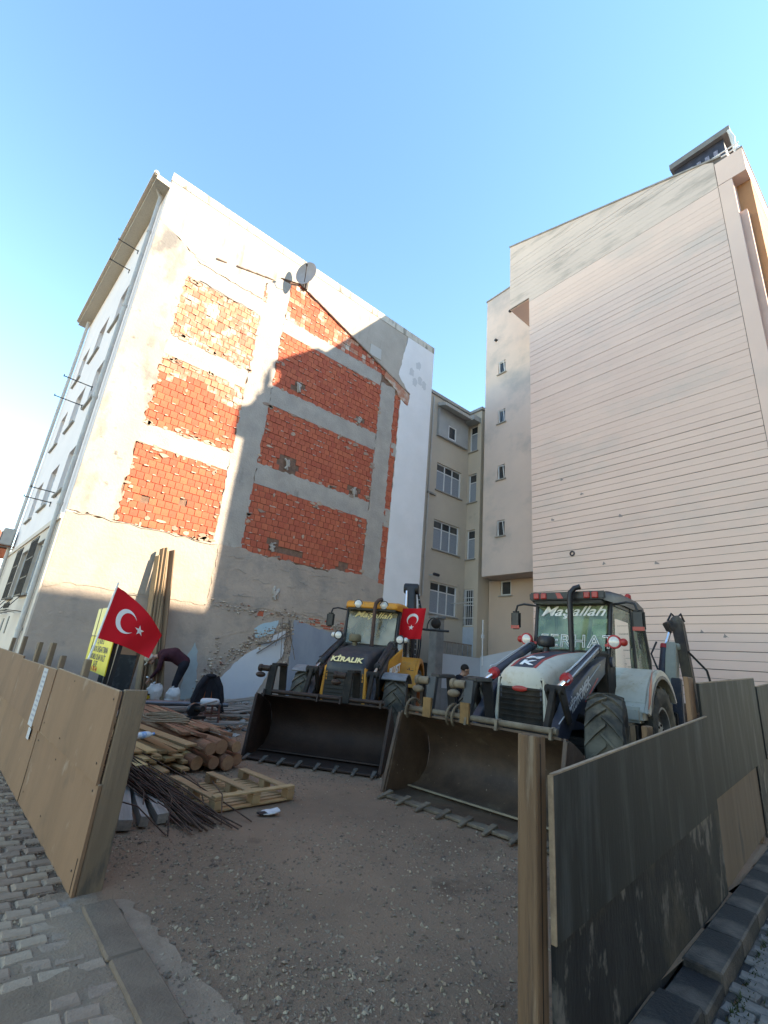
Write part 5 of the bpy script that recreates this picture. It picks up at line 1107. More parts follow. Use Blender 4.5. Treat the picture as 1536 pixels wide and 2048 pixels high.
        for ch, x in (('K', 2.50), ('M', 2.24)):
            a, c = x-.05, x+.05; text_obj('lettering', ch, .24, M_txt_w, t, frame((x,0,hx(x)+.012), (0,1,0), (-(c-a),0,hx(a)-hx(c))), bold=.008, width=1.25)
        MB().sphere((2.745,0,1.36),.12,16,8,(.10,1,.32)).build('badge', M_red, t, smooth=60)
        MB().bx(2.78,2.815,-.30,.30,.66,.72).build('number_plate', M_txt_w, t, bevel=.006)
    return t
left_loader = loader('yellow', (7.584, 9.443, 0.0), R(-141), 1.0, 'yellow and black backhoe loader parked in front of the brick wall')
right_loader = loader('white', (9.03, 4.655, 0.0), R(-172), 1.06, 'bone white and navy backhoe loader parked nearest the grooved wall')
# flag hung from the yellow loader
M_flag = pm('flag_red', (0.60,0.012,0.022), (0.52,0.012,0.02), scale=3, rough=.75); M_flagw = pm('flag_white', (0.72,0.70,0.70), rough=.75)
def make_flag(name, label, P, w, h, M, wav, rotmark=0.0, sx=1.0):
    """cloth sheet u along the fly, v along the hoist; crescent and star lie on both faces"""
    t = thing(name, label, 'flag'); t.matrix_world = M
    fn = lambda a, b_: Vector(wav(a, b_))
    MB().sheet(fn, 28, 20).build('cloth', M_flag, t, smooth=80, recalc=False)
    def nrm(a, b_):
        e = .01; return ((fn(a+e,b_)-fn(a-e,b_)).cross(fn(a,b_+e)-fn(a,b_-e))).normalized()
    def put(nm, poly, tris):
        for sgn in (1,-1):
            b = MB(); b.add([fn(a, c) + nrm(a, c)*.004*sgn for a, c in poly], tris); b.build(nm, M_flagw, t, recalc=False)
    asp = h/w; cu, cv = .36, .5; ro, ri, off = .25, .20, .0625
    def uv(x, y):      # flag heights -> uv with optional rotation of the emblem
        c, s = math.cos(rotmark), math.sin(rotmark); return (cu + (x*c - y*s)*asp, cv + x*s + y*c)
    N = 40; outer = []; inner = []
    a_in = math.acos(max(-1, min(1, (ro*ro - ri*ri + off*off)/(2*off*ro))))
    for i in range(N+1):
        a = a_in + (2*math.pi-2*a_in)*i/N; outer.append((ro*math.cos(a), ro*math.sin(a)))
    b0 = math.atan2(ro*math.sin(a_in), ro*math.cos(a_in)-off)
    for i in range(N+1):
        a = b0 + (2*math.pi-2*b0)*i/N; inner.append((off+ri*math.cos(a), ri*math.sin(a)))
    pts = [uv(*p) for p in outer] + [uv(*p) for p in inner]
    put('crescent', pts, [(i, i+1, N+2+i, N+1+i) for i in range(N)])
    cx = off+ri-.02+.125*.55+.02; st = []
    for i in range(10):
        r = .125 if i % 2 == 0 else .048; a = math.pi + i*math.pi/5; st.append((cx+.02+r*math.cos(a), r*math.sin(a)))
    pts = [uv(cx+.02, 0)] + [uv(*p) for p in st]
    put('star', pts, [(0, i+1, (i+1) % 10+1) for i in range(10)])
    return t
LM = Matrix.Translation((7.584, 9.443, 0)) @ Matrix.Rotation(R(-141), 4, 'Z')
lflag = make_flag('flag', 'red flag with white crescent and star hanging from the yellow loader cab', None, .66, .50, LM,
    lambda a, b_: (.62-.10*a+.015*math.sin(b_*9+a*3), .70+.56*b_-.10*a, 2.93-.72*a+.04*b_), rotmark=R(90)*0)
# ---------------------------------------------------------------- timber, rods and odds and ends in the yard
M_plank = pm('pine_plank', (0.44,0.29,0.14), (0.35,0.22,0.105), scale=3, rough=.8, bump=.3, bscale=16, stretch=(5,0.3,5), rnd=.2, col3=(0.20,0.13,0.075), scale3=2.5, t3=(0.6,0.75), stretch3=(3,.4,3))
M_log = pm('peeled_log', (0.29,0.135,0.075), (0.19,0.09,0.055), scale=4, rough=.82, bump=.5, bscale=14, stretch=(4,0.35,4), rnd=.18, col3=(0.42,0.27,0.16), scale3=5, t3=(0.55,0.63), stretch3=(2.5,.3,2.5), col4=(0.09,0.045,0.03), scale4=7, t4=(.6,.68), stretch4=(3,.25,3))
M_logend = pm('log_end', (0.36,0.20,0.11), (0.28,0.15,0.085), scale=14, rough=.85, rnd=.15)
M_timber = pm('old_grey_beam', (0.33,0.29,0.25), (0.23,0.20,0.17), scale=4, rough=.88, bump=.4, bscale=18, stretch=(5,0.3,5), rnd=.12)
M_rebar = pm('rusty_rebar', (0.12,0.065,0.045), (0.07,0.045,0.035), scale=20, rough=.85, rnd=.3)
M_pallet = pm('pallet_pine', (0.42,0.265,0.135), (0.33,0.205,0.105), scale=4, rough=.82, bump=.3, bscale=20, stretch=(2,2,2), rnd=.16)
rr = random.Random(21)
def along(p0, p1): return Matrix.Translation(p0) @ (Vector(p1)-Vector(p0)).to_track_quat('Y', 'Z').to_matrix().to_4x4()
def plank(p0, p1, w, t, mat, name='plank', label='', cat='plank', group='', roll=0.0):
    l = (Vector(p1)-Vector(p0)).length; b = MB()
    bow = rr.uniform(-.012,.012); n = 4
    b.loft([[(-w/2, l*i/n, -t/2+bow*math.sin(math.pi*i/n)), (w/2, l*i/n, -t/2+bow*math.sin(math.pi*i/n)), (w/2, l*i/n, t/2+bow*math.sin(math.pi*i/n)), (-w/2, l*i/n, t/2+bow*math.sin(math.pi*i/n))] for i in range(n+1)])
    o = b.build(name, mat, None, bevel=.003); o.matrix_world = along(p0, p1) @ Matrix.Rotation(roll, 4, 'Y')
    return tag(o, label, cat, group)
# sawn planks, stacked loosely in layers, ends toward the street
for k in range(30):
    layer = k // 7; i = k % 7
    x = 1.62 + i*.135 + rr.uniform(-.03,.03) + layer*.05; y0 = 6.35 + .11*i + rr.uniform(-.25,.2) + layer*.06
    z = .05 + layer*.062 + rr.uniform(0,.012); l = rr.uniform(2.6, 3.4)
    dx = -.20 + rr.uniform(-.05,.05)
    plank((x, y0, z), (x+dx*l, y0+l*.97, z+.10+rr.uniform(-.02,.05)), rr.choice((.10,.12,.14,.15)), rr.uniform(.024,.04), M_plank, 'plank', 'sawn pine plank in the loose stack beside the round logs', 'plank', 'pine planks in the stack', rr.uniform(-.12,.12))
plank((2.36,6.55,.40), (1.55,9.4,.52), .17, .03, M_plank, 'plank', 'wide pale plank lying uppermost on the stack beside the water bottle', 'plank', 'pine planks in the stack')
# round logs
lg = [(2.62,6.85,.11),(2.84,6.95,.11),(3.05,6.98,.10),(3.24,7.05,.11),(2.74,6.78,.30),(2.95,6.86,.29),(3.16,6.92,.29)]
for i, (x, y, z) in enumerate(lg):
    r = rr.uniform(.075,.108); l = rr.uniform(3.2,3.9); d = Vector((-.17+rr.uniform(-.03,.03), .98, .02)); p0 = Vector((x, y+rr.uniform(-.12,.12), z)); p1 = p0 + d*l
    n = 10; pts = [Vector((rr.uniform(-.008,.008), l*q/n, rr.uniform(-.008,.008))) for q in range(n+1)]
    b = MB().path(pts, [r*(1-.12*q/n)*rr.uniform(.92,1.06) for q in range(n+1)], 11)
    o = b.build('log', M_log, None, smooth=50); o.matrix_world = along(p0, p1); tag(o, ('leftmost round log in the bottom row of the heap','second round log from the left in the bottom row of the heap','third round log from the left in the bottom row of the heap','rightmost round log in the bottom row, nearest the yellow loader bucket','leftmost round log in the upper row of the heap','central round log in the upper row of the heap','rightmost round log in the upper row of the heap','left of the two topmost round logs on the heap','right of the two topmost round logs on the heap')[i], 'log', 'round logs in the heap')
    MB().tube((0,-.004,0),(0,.0,0),r*.93,n=12).build('cut_end', M_logend, o)
for k in range(6):      # bark-edged slabs thrown over the logs
    x = 2.55+.11*k+rr.uniform(-.04,.04); y0 = 7.1+rr.uniform(-.1,.7); l = rr.uniform(2.2,3.0)
    plank((x,y0,.405+rr.uniform(0,.05)), (x-.25+rr.uniform(-.2,.1), y0+l, .44+rr.uniform(0,.08)), rr.uniform(.12,.19), .045, M_log, 'slab', 'reddish bark edged slab lying on top of the round logs', 'slab', 'slabs on the log heap', rr.uniform(-.25,.25))
# square old beams on the gravel near the fence corner
for i, (x0,x1,c) in enumerate(((1.36,1.60,'leftmost of the three short grey beams on the gravel by the fence end'),(1.53,1.72,'knotty middle beam of the three lying by the fence end'),(1.70,1.80,'paler right beam of the three lying by the fence end'))):
    plank((x0, 5.02+.03*i, .055), (x1, 6.35, .06), (.115,.075,.10)[i], .085, M_timber, 'beam', c, 'beam', 'short beams by the fence', rr.uniform(-.1,.1))
# reinforcing rods
for k in range(64):
    e = Vector((2.05+rr.gauss(0,.17), 4.95+rr.gauss(0,.16), .012+abs(rr.gauss(0,.02)))); s_ = Vector((1.38+rr.gauss(0,.13), 7.3+rr.uniform(-.4,.5), .22+abs(rr.gauss(0,.09))))
    m = e.lerp(s_, .5) + Vector((rr.gauss(0,.05), rr.gauss(0,.05), rr.uniform(-.02,.07)))
    pts = [e.lerp(m, t).lerp(m.lerp(s_, t), t) for t in [i/7 for i in range(8)]]
    o = MB().path([p-e for p in pts], .0065, 6).build('rebar_rod', M_rebar, None, smooth=60); o.location = e
    tag(o, 'thin rusty rebar rod in the bundle between the left fence and pallet', 'rebar', 'rusty rebar rods')
for k in range(7):
    e = Vector((rr.uniform(1.55,2.3), rr.uniform(4.75,5.3), .01)); s_ = e + Vector((rr.uniform(-.6,.2), rr.uniform(.5,1.5), rr.uniform(.1,.3)))
    o = MB().path([Vector((0,0,0)), (s_-e)*.5+Vector((.05,0,.06)), s_-e], .006, 6).build('rebar_rod', M_rebar, None); o.location = e
    tag(o, 'bent stray rebar rod sticking out of the rusty bundle', 'rebar', 'stray rebar rods')
# overturned pallet
pl = thing('pallet', 'overturned wooden pallet lying on the gravel', 'pallet', (2.24, 5.22, 0.0), math.atan2(.145,.99))
def pb(name, *b): o = MB().bx(*b).build(name, M_pallet, pl, bevel=.004); return o
for i in range(11): o = pb('deck_slat', .0, 1.03, .01+i*.098, .01+i*.098+.07, .0, .02); o.location.z = rr.uniform(0,.004); o.rotation_euler.z = rr.uniform(-.006,.006)
for x in (0.0,.46,.93):
    for y in (0.0,.48,.96): pb('block', x, x+.10, y, y+.12, .022, .105)
for x in (0.0,.46,.93): pb('runner', x-.002, x+.102, -.0, 1.08, .106, .128)
pb('runner', .0, 1.03, .0, .09, .129, .15)
# tall boards leaning on the bare wall
for i in range(7):
    x0 = 2.98+.085*i + rr.uniform(-.01,.01); xt = 2.80+.06*i; h = (3.75,3.95,3.98,3.9,3.2,3.95,2.9)[i]; y0 = 12.35+.05*(i % 3)-.03*i
    plank((x0, y0, .22), (xt, 12.86-.035*(i % 3), h), rr.uniform(.13,.18), .035, pm('leaning_board', (0.30,0.205,0.13), (0.22,0.15,0.095), scale=3, rough=.82, bump=.3, bscale=15, stretch=(5,.3,5), rnd=.28, col3=(0.42,0.35,0.26), scale3=2, t3=(0.58,0.7), stretch3=(3,.3,3)), 'board', ('leftmost long brown board leaning upright on the bare wall','second board from the left in the bunch leaning on the bare wall','third board from the left in the bunch leaning on the bare wall','middle board of the seven leaning on the bare wall','shorter fifth board from the left leaning on the bare wall','tall second board from the right leaning on the bare wall','shortest rightmost board leaning on the bare wall')[i], 'board', 'boards leaning on the wall', R(86)+rr.uniform(-.2,.2))
# two sheets standing behind the left fence
o = MB().bx(-.28,.28,-.012,.012,0,1.25).build('plywood_panel', M_plydark, None); o.matrix_world = Matrix.Translation((2.05,10.4,.1)) @ Euler((R(-8),0,R(-12))).to_matrix().to_4x4(); tag(o, 'scratched dark panel standing upright behind the flag pole', 'panel')
o = MB().bx(-.30,.26,-.012,.012,0,1.75).build('plywood_panel', M_ply, None); o.matrix_world = Matrix.Translation((2.12,10.7,.1)) @ Euler((R(-7),0,R(-10))).to_matrix().to_4x4(); tag(o, 'bare plywood panel standing behind the scratched dark panel', 'panel')
o = MB().bx(-.10,.10,-.02,.02,0,1.5).build('board', M_wood, None); o.matrix_world = Matrix.Translation((2.42,11.3,.15)) @ Euler((R(-6),R(5),0)).to_matrix().to_4x4(); tag(o, 'narrow brown board propped up between the dark panel and tall boards', 'board')
# long planks and pipes lying across the back
for k in range(9):
    x = rr.uniform(1.9,2.6); y = 10.2+.16*k+rr.uniform(-.05,.05); l = rr.uniform(1.6,2.8)
    plank((x,y,yard_z(x,y)+.06+rr.uniform(0,.1)), (x+l, y+rr.uniform(-.5,.1), yard_z(x+l,y)+.07+rr.uniform(0,.07)), .12, .035, M_timber, 'plank', 'grey plank lying across the back of the yard before the stooping worker', 'plank', 'planks across the back')
for k in range(8):
    x = rr.uniform(4.2,4.9); y = 11.0+.17*k; l = rr.uniform(.9,1.5)
    plank((x,y,yard_z(x,y)+.08), (x+l, y+rr.uniform(-.25,.35), yard_z(x+l,y)+.1+rr.uniform(0,.12)), .11, .03, M_timber, 'plank', 'thin grey plank end beside the blue plaster behind the yellow loader bucket', 'plank', 'plank ends by the blue plaster')
for k in range(2):
    o = MB().tube((0,0,0),(2.3,-.45,.03),.045,n=12).build('steel_pipe', pm('dark_steel_pipe', (0.10,0.105,0.12), (0.16,0.16,0.17), scale=3, rough=.4, metal=.6), None, smooth=40); o.location = (2.15,11.2-.16*k,.42); tag(o, ('farther of the two dark steel pipes lying across the planks behind the fence','nearer of the two dark steel pipes lying across the planks behind the fence')[k], 'pipe', 'steel pipes')
# coil of rope, water bottle, power tool
b = MB()
for q in range(7):
    ph = rr.uniform(0,6); b.path([(.42*math.cos(a+ph*.02)*(1-.05*q)+rr.uniform(-.012,.012), .20*math.sin(a)*(1-.06*q)+.03*q, .02+.012*q+.02*math.sin(a*2+ph)) for a in [i*.42 for i in range(16)]], .011, 6)
o = b.build('rope', pm('jute_rope', (0.33,0.245,0.16), (0.25,0.18,0.115), scale=20, rough=.9), None, smooth=60); o.matrix_world = Matrix.Translation((2.45,8.25,.44)) @ Matrix.Rotation(R(-35), 4, 'Z'); tag(o, 'loose coil of pale rope lying on the timber heap', 'rope')
wb = thing('water_bottle', 'clear plastic water bottle with blue label lying on the planks', 'bottle'); wb.matrix_world = Matrix.Translation((1.80,6.72,.46)) @ Matrix.Rotation(R(30), 4, 'Z')
MB().lathe([(.002,0),(.036,.005),(.04,.03),(.038,.06),(.04,.09),(.04,.2),(.034,.24),(.015,.275),(.014,.30)], (-.15,0,.045), (1,0,0), 16).build('bottle_body', pm('clear_pet', (0.55,0.62,0.66), (0.66,0.72,0.75), scale=9, rough=.15, spec=.8), wb, smooth=50)
MB().tube((-.05,0,.045),(.02,0,.045),.0415,n=16).build('label', pm('blue_label', (0.06,0.25,0.55), (0.5,0.6,0.7), scale=30), wb, smooth=50)
MB().tube((.150,0,.045),(.172,0,.045),.017,n=12).build('cap', pm('blue_cap', (0.10,0.28,0.6)), wb)
cs = thing('chop_saw', 'black chop saw with a pale handle on the log heap', 'power tool', (3.02,8.5,.46), R(20)); cs.scale = (.72,.72,.62)
MB().bx(-.22,.22,-.16,.16,0,.07).build('base', M_frame, cs, bevel=.015); MB().lathe([(.17,-.04),(.18,0),(.17,.05),(.06,.07)], (-.05,0,.22), (0,1,0), 20).build('blade_guard', M_frame, cs, smooth=40)
MB().tube((-.02,-.02,.25),(-.02,-.26,.27),.075,n=14).build('motor', M_chassis, cs, smooth=40); MB().bar((.0,0,.30),(.62,.05,.42),.045,.04).build('handle', M_timber, cs)
MB().path([(-.1,-.1,.05),(-.3,-.25,.03),(-.42,-.1,-.1),(-.5,-.2,-.25)], .012, 6).build('cable', M_frame, cs)
# stool, and a jacket hung over a stake
stl = thing('stool', 'small stool with white padded seat and brown legs', 'stool', (3.83,10.05,.10), R(10))
MB().lathe([(.02,.0),(.17,.0),(.19,.02),(.19,.07),(.165,.10),(.02,.105)], (0,0,.42), (0,0,1), 20).build('seat', pm('white_vinyl', (0.58,0.58,0.57), (0.48,0.48,0.47), scale=4, rough=.5), stl, smooth=45)
M_stleg = pm('brown_leg', (0.17,0.075,0.055), (0.11,0.05,0.04), scale=6, rough=.6)
for sx in (-1,1):
    for sy in (-1,1): MB().bar((sx*.15,sy*.13,.42),(sx*.18,sy*.15,0),.035,.03).build('leg', M_stleg, stl)
    MB().bar((sx*.155,-.14,.28),(sx*.155,.14,.28),.02,.03).build('stretcher', M_stleg, stl); MB().bar((-.15,sx*.135,.22),(.15,sx*.135,.22),.02,.03).build('stretcher', M_stleg, stl)
jk = thing('jacket', 'black jacket with rust orange lining hung open behind the white stool', 'jacket', (4.02,10.75,.18), R(-8))
MB().bar((0,.05,0),(0,.05,.92),.05,.05).build('stake', M_wood, jk)
def jfn(a, b_):     # draped open: shoulders over the stake top, fronts falling to both sides
    an = (a-.5)*2; sh = .11 + .16*b_**.8 + .05*b_
    return (an*sh*1.15, .10*(abs(an)**2)*-1.6*(b_**.5) + .02*math.sin(a*22)*b_, .86 - .12*abs(an)**1.5 - .62*b_ + .06*(1-abs(an))*b_)
o = MB().sheet(jfn, 24, 14).build('shell', pm('black_jacket_cloth', (0.014,0.013,0.016), (0.026,0.024,0.028), scale=8, rough=.9), jk, smooth=80, recalc=False)
sol = o.modifiers.new('thick', 'SOLIDIFY'); sol.thickness = .025; sol.offset = 0
MB().sheet(lambda a, b_: ((a-.5)*(.12+.16*b_), .02+.0*b_-.03, .62-.36*b_), 8, 6).build('lining', pm('rust_lining', (0.32,0.09,0.03), (0.16,0.05,0.02), scale=7, rough=.8), jk, smooth=80, recalc=False)
MB().sphere((0,.03,.84),.10,14,10,(1.25,.8,.55)).build('collar', MATS['black_jacket_cloth'], jk, smooth=60)
for s in (-1,1): MB().path([(s*.10,0,.82),(s*.22,-.03,.62),(s*.29,-.05,.38),(s*.31,-.06,.10)], [.075,.07,.062,.052], 12).build('sleeve', MATS['black_jacket_cloth'], jk, smooth=60)
# white sacks, yellow drill case, scraps
def sack(name, label, loc, w, h, mat, group=None, seed=0):
    q = random.Random(seed); b = MB(); rings = []
    for i in range(9):
        t = i/8; r = w*(1.0+.12*math.sin(t*2.2))*(1 if t < .7 else 1-(t-.7)*1.1)
        rings.append([((r*math.cos(a))*(1+q.uniform(-.17,.17)), r*.75*math.sin(a)*(1+q.uniform(-.17,.17)), h*t+q.uniform(-.02,.02)) for a in [j*math.pi/7 for j in range(14)]])
    o = b.loft(rings).build(name, mat, None, smooth=35); o.location = loc
    e = MB().path([(-.03,0,h*.95),(-.06,.01,h*1.08),(-.02,.02,h*1.12)], .018, 6).path([(.04,0,h*.95),(.07,-.01,h*1.06),(.09,0,h*1.02)], .016, 6).build('tied_ears', mat, o)
    return tag(o, label, 'bag', group)
M_sack = pm('white_bag', (0.58,0.57,0.54), (0.46,0.45,0.43), scale=5, rough=.6, bump=.4, bscale=14)
sack('bag', 'white plastic bag left of the stooping worker', (3.20,11.85,.36), .15, .36, M_sack, None, 1)
sack('bag', 'white plastic bag right under the stooping worker\'s hands', (3.58,11.70,.34), .14, .32, M_sack, None, 2)
sack('bag', 'shiny black and silver plastic bag beside the sign pole behind the fence', (1.55,7.5,.62), .12, .30, pm('black_bag', (0.03,0.03,0.05), (0.5,0.5,0.52), scale=7, rough=.25, lo=.52, hi=.6), None, 3)
o = MB().bx(-.15,.15,-.09,.09,0,.10).build('tool_case', pm('yellow_case', (0.55,0.36,0.03), (0.48,0.30,0.03), scale=5), None, bevel=.03); o.matrix_world = Matrix.Translation((2.95,11.75,.40)) @ Matrix.Rotation(.4,4,'Z'); tag(o, 'small yellow tool case by the white bag', 'tool case')
MB().bx(-.12,.12,-.085,.085,.1,.13).build('lid_strap', M_frame, o, bevel=.01)
o = MB().prism(ragged([(-.1,-.05),(.09,-.06),(.11,.05),(.0,.09),(-.09,.04)], .02, .05, 4), lambda a,b: (a,b,.0+.25*max(0,a)**1.2), lambda a,b: (a,b,.008+.25*max(0,a)**1.2)).build('paper_scrap', pm('scrap_paper', (0.60,0.59,0.57), (0.42,0.42,0.42), scale=9), None); o.location = (2.78,5.02,.01); tag(o, 'crumpled white paper scrap on the ground in front of the pallet', 'scrap')
MB().bx(-.14,-.05,-.05,.03,.0,.012).build('dark_flap', M_frame, o)
# yellow site board behind the left fence, on two posts
sb = thing('site_sign', 'yellow site sign with black and red lettering on posts behind the left fence', 'sign', (1.2, 7.5, 0))
M_sy = pm('sign_yellow', (0.70,0.58,0.035), (0.62,0.50,0.035), scale=4, rough=.5)
MB().bx(-.012,.0,-.85,.85,1.17,1.62).build('lower_panel', M_sy, sb); MB().bx(-.012,.0,-.85,.85,1.63,2.02).build('upper_panel', pm('sign_pale_yellow', (0.74,0.62,0.22), (0.66,0.55,0.17), scale=4, rough=.5), sb)
MB().bx(.002,.05,-.80,-.73,0,2.0).build('post', M_frame, sb); MB().bx(.002,.05,.60,.66,0,2.0).build('post', M_frame, sb)
MB().bx(-.018,-.0125,.55,.575,1.16,2.03).build('strap', M_frame, sb)
for s_, z, sz, m, w in (('İŞ ADETİ',1.56,.10,M_txt_b,1.0),('KAT SUYA İNŞAATTIRMA',1.455,.10,M_txt_b,.95),('SORUMLU OLAN VALİT',1.355,.10,M_txt_b,.95),('KATE',1.27,.10,M_txt_b,1.0),('6 78 44',1.205,.085,pm('sign_red', (0.5,0.05,0.02)),1.5),('OTO',1.72,.14,pm('sign_brown', (0.30,0.18,0.06)),1.2)):
    text_obj('lettering', s_, sz, m, sb, frame((-.0125,-.05,z), (0,-1,0), (0,0,1)), bold=.003, extrude=.001, width=w*1.15)
# flag on its pole behind the fence
fp = thing('flagpole', 'thin pole holding the large red flag behind the left fence', 'flagpole', (1.17,6.3,0))
MB().path([(-.27,-.01,1.15),(-.222,-.012,1.55),(-.152,-.012,2.25)], .011, 8).build('pole', M_txt_w, fp); MB().bar((.0,0.03,.0),(.05,0.03,1.6),.045,.045).build('stake', M_frame, fp)
c00, c01, c10, c11 = Vector((1.015,6.28,2.20)), Vector((.955,6.28,1.60)), Vector((1.66,6.33,1.70)), Vector((1.56,6.33,1.42))
def fl2(a, b_):     # a along the fly, b down the hoist
    p = (c00*(1-a)+c10*a)*(1-b_) + (c01*(1-a)+c11*a)*b_
    return p + Vector((.0, .045*math.sin(a*7.5+b_*2.0)*a, .06*math.sin(a*3.1)*(1-b_)+.02*math.sin(a*math.pi)*b_))
make_flag('flag', 'large red flag with white crescent and star drooping from the pole behind the left fence', None, .80, .60, Matrix.Identity(4), fl2)
# bent bars and wires hanging on the broken wall
hw_ = MB(); 
for q in range(6):
    x = rr.uniform(6.6,7.0); hw_.path([(wx(x),-.05,2.6+rr.uniform(-.1,.1)),(wx(x+rr.uniform(-.15,.15)),-.18,2.2+rr.uniform(-.2,.2)),(wx(x+rr.uniform(-.3,.3)),-.12,1.7+rr.uniform(-.3,.3))], .008, 5)
for q in range(3):
    x = rr.uniform(5.7,6.1); hw_.path([(wx(x),-.06,1.75+rr.uniform(-.2,.1)),(wx(x+.5),-.16,1.9+rr.uniform(-.1,.1)),(wx(x+1.0),-.1,2.25+rr.uniform(-.1,.1))], .016, 5)
tag(hw_.build('torn_wires', pm('torn_lath', (0.14,0.10,0.075), (0.24,0.19,0.15), scale=9), lb), kind='stuff')
# ---------------------------------------------------------------- PEOPLE
def person(name, label, loc, rz, segs, mats, voxel=.013):
    """segs: (p0, p1, r0, r1, material index); one continuous skin grown over tapered limbs"""
    b = MB()
    for p0, p1, r0, r1, m in segs:
        b.tube(p0, p1, r0, r1, 14); b.sphere(p0, r0, 14, 10); b.sphere(p1, r1, 14, 10)
    src = b.build('person_src', mats[0])
    rm = src.modifiers.new('r', 'REMESH'); rm.mode = 'VOXEL'; rm.voxel_size = voxel
    sm = src.modifiers.new('s', 'SMOOTH'); sm.iterations = 3; sm.factor = .5
    dg = bpy.context.evaluated_depsgraph_get(); dg.update()
    me = bpy.data.meshes.new_from_object(src.evaluated_get(dg)); bpy.data.objects.remove(src)
    me.materials.clear(); [me.materials.append(m) for m in mats]
    S = [(np.array(a), np.array(c), r0, r1, m) for a, c, r0, r1, m in segs]
    n = len(me.polygons); cen = np.zeros(n*3); me.polygons.foreach_get('center', cen); cen = cen.reshape(-1, 3)
    best = np.full(n, 1e9); idx = np.zeros(n, int)
    for a, c, r0, r1, m in S:
        d = c-a; L2 = max(d @ d, 1e-9); tt = np.clip(((cen-a) @ d)/L2, 0, 1)
        q = np.linalg.norm(cen-(a+tt[:, None]*d), axis=1) - (r0+(r1-r0)*tt)
        w = q < best; best[w] = q[w]; idx[w] = m
    me.polygons.foreach_set('material_index', idx.tolist()); me.polygons.foreach_set('use_smooth', [True]*n)
    t = bpy.data.objects.new(name, me); COL.objects.link(t); t.location = loc; t.rotation_euler = (0,0,rz)
    return tag(t, label, 'person')
M_skin = pm('skin', (0.42,0.24,0.17), (0.36,0.20,0.14), scale=9, rough=.55)
M_shirt = pm('maroon_shirt', (0.045,0.016,0.022), (0.06,0.022,0.03), scale=8, rough=.9); M_trou = pm('dark_trousers', (0.014,0.014,0.02), (0.022,0.022,0.028), scale=8, rough=.9)
M_coat = pm('black_coat', (0.010,0.010,0.014), (0.018,0.018,0.022), scale=8, rough=.85); M_shoe = pm('dark_shoe', (0.03,0.025,0.022), rough=.6); M_hair = pm('dark_hair', (0.018,0.013,0.011), (0.03,0.022,0.018), scale=30, rough=.7)
def hand(w, d, side, m=1):
    """palm, four bent fingers of unequal length and a thumb from the side of the palm; w wrist, d pointing direction"""
    w = Vector(w); d = Vector(d).normalized(); s = d.cross(Vector((0,0,1)));
    s = s.normalized()*side if s.length > .1 else Vector((0,side,0)); n = s.cross(d)
    k = w + d*.085; out = [(w, k, .024, .032, m)]
    for i, l in enumerate((.072,.080,.075,.058)):
        b0 = k + s*(.027-.018*i); b1 = b0 + d*l*.55; b2 = b1 + (d*.5 - n*.7*side).normalized()*l*.5
        out += [(b0, b1, .010, .0095, m), (b1, b2, .0095, .008, m)]
    t0 = w + d*.03 + s*.025; t1 = t0 + (d*.7+s*.7).normalized()*.045; t2 = t1 + (d+s*.1).normalized()*.03
    return out + [(t0, t1, .013, .011, m), (t1, t2, .011, .009, m)]
def head(c, fwd, up, m=1):
    c = Vector(c); f = Vector(fwd).normalized(); u_ = Vector(up); u_ = (u_ - f*u_.dot(f)).normalized(); s = f.cross(u_)
    return [(c+u_*.03-f*.015, c+u_*.03+f*.01, .094, .090, m), (c-u_*.05+f*.02, c-u_*.075+f*.045, .068, .045, m), (c+f*.09+u_*.005, c+f*.115-u_*.025, .012, .017, m),
            (c+s*.086-u_*.01, c+s*.092+u_*.02, .018, .02, m), (c-s*.086-u_*.01, c-s*.092+u_*.02, .018, .02, m), (c+f*.083+u_*.03+s*.03, c+f*.083+u_*.03-s*.03, .016, .016, m), (c+f*.080-u_*.06+s*.018, c+f*.080-u_*.06-s*.018, .012, .012, m)]
def face_bits(t, c, fwd, up):
    c = Vector(c); f = Vector(fwd).normalized(); u_ = Vector(up); u_ = (u_ - f*u_.dot(f)).normalized(); s = f.cross(u_)
    for k in (-1,1): MB().sphere(c+f*.088+s*k*.032+u_*.008, .011, 8, 6).build('eye', M_txt_b, t, smooth=80)
    MB().path([c+f*.094-u_*.058+s*.025, c+f*.099-u_*.06, c+f*.094-u_*.058-s*.025], .005, 6).build('mouth', pm('lips', (0.28,0.10,0.08)), t)
V = Vector
# stooping worker: faces the left of the picture, trunk level, arms hanging to the bags
hc, hf, hu = V((.64,0,.98)), V((.55,0,-.83)), V((.83,0,.55))
segs = []
for s in (-1,1):
    segs += [((-.10,s*.09,.88),(.0,s*.10,.47),.112,.075,2),((.0,s*.10,.47),(-.05,s*.11,.09),.074,.055,2),((-.06,s*.11,.05),(.13,s*.125,.035),.042,.036,3),
             ((.40,s*.175,1.06),(.42,s*.21,.78),.060,.048,0),((.42,s*.21,.78),(.53,s*.14,.60),.046,.034,0),((.53,s*.14,.60),(.55,s*.13,.575),.026,.025,1)]
    segs += hand((.555,s*.128,.57), (.45,-.25*s,-.85), s)
segs += [((-.10,-.06,.92),(-.10,.06,.92),.125,.125,2),((-.08,0,.98),(.16,0,1.12),.15,.165,0),((.16,0,1.12),(.38,0,1.10),.17,.14,0),((.36,-.14,1.08),(.36,.14,1.08),.085,.085,0),((.44,0,1.08),(.56,0,1.03),.055,.052,1)] + head(hc, hf, hu)
wk = person('person', 'stooping worker in maroon top, dark trousers and beige cap by the white bags', (3.66, 12.0, .26), R(163), segs, [M_shirt, M_skin, M_trou, M_shoe])
face_bits(wk, hc, hf, hu)
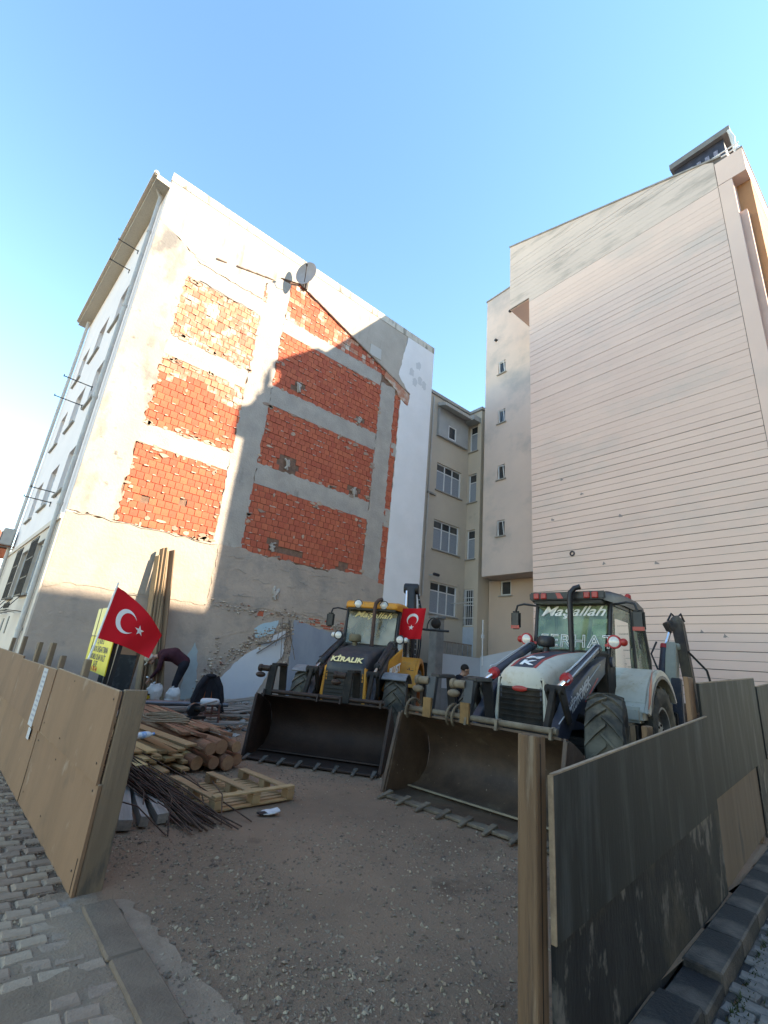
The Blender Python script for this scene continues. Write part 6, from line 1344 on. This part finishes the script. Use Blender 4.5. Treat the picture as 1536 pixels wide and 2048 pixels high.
cap = MB().lathe([(.104,-.02),(.106,.02),(.098,.06),(.07,.095),(.01,.108)], hc+hu*.03, hu, 20).build('cap', pm('beige_cap', (0.46,0.41,0.33), (0.38,0.34,0.27), scale=9, rough=.9), wk, smooth=60)
b = MB(); side = hf.cross(hu)
b.loft([[hc+hu*(.02+.004*k)+side*q*.085+hf*(.085+e) - hu*abs(q)**2*.02 for q in (-1,-.5,0,.5,1)] + [hc+hu*(.012+.004*k)+side*q*.085+hf*(.085+e) - hu*abs(q)**2*.02 for q in (1,.5,0,-.5,-1)] for k, e in ((0,0),(0,.05),(0,.085))]).build('cap_peak', MATS['beige_cap'], cap)
MB().bar((.52,-.16,.52),(.62,.20,.60),.03,.03).build('held_batten', M_txt_w, None)
bt = bpy.data.objects['held_batten']; bt.matrix_world = Matrix.Translation((3.66,12.0,.26)) @ Matrix.Rotation(R(163),4,'Z'); bt.name = 'batten'; tag(bt, 'short white batten held in the stooping worker\'s hands', 'batten')
# man in black walking between the machines, head bowed
hc, hf, hu = V((.10,0,1.63)), V((.92,0,-.38)), V((.38,0,.92))
segs = []
for s in (-1,1):
    k = .10*s
    segs += [((0,s*.09,.90),(.03+k,s*.09,.49),.098,.064,2),((.03+k,s*.09,.49),(k*1.6-.02,s*.09,.09),.060,.043,2),((k*1.6-.03,s*.09,.05),(k*1.6+.15,s*.10,.035),.042,.036,3),
             ((-.02,s*.19,1.42),(-.06+k*.5,s*.235,1.12),.066,.054,0),((-.06+k*.5,s*.235,1.12),(.07+k*.4,s*.20,.88),.052,.040,0)]
    segs += hand((.08+k*.4,s*.20,.86), (.25,0,-.95), s)
segs += [((0,-.06,.94),(0,.06,.94),.135,.135,0),((0,0,.95),(-.02,0,1.20),.15,.155,0),((-.02,0,1.20),(-.03,0,1.40),.158,.135,0),((-.03,-.15,1.43),(-.03,.15,1.43),.085,.085,0),((-.01,0,1.47),(.06,0,1.57),.058,.053,1)] + head(hc, hf, hu)
mn = person('person', 'dark haired man in black coat walking between the two loaders, head bowed', (8.95, 7.84, 0.0), R(-40), segs, [M_coat, M_skin, M_trou, M_shoe])
face_bits(mn, hc, hf, hu)
b = MB(); b.sphere(hc+hu*.045-hf*.025, .104, 18, 12, (1,1,1)); hr = b.build('hair', M_hair, mn, smooth=70)
for v in hr.data.vertices:          # keep the face and nape free
    d = (v.co-hc)
    if d.dot(hf) > .055 and d.dot(hu) < .075: v.co -= hf*(d.dot(hf)-.05)
    if d.dot(hu) < -.02: v.co += hu*(-.02-d.dot(hu))
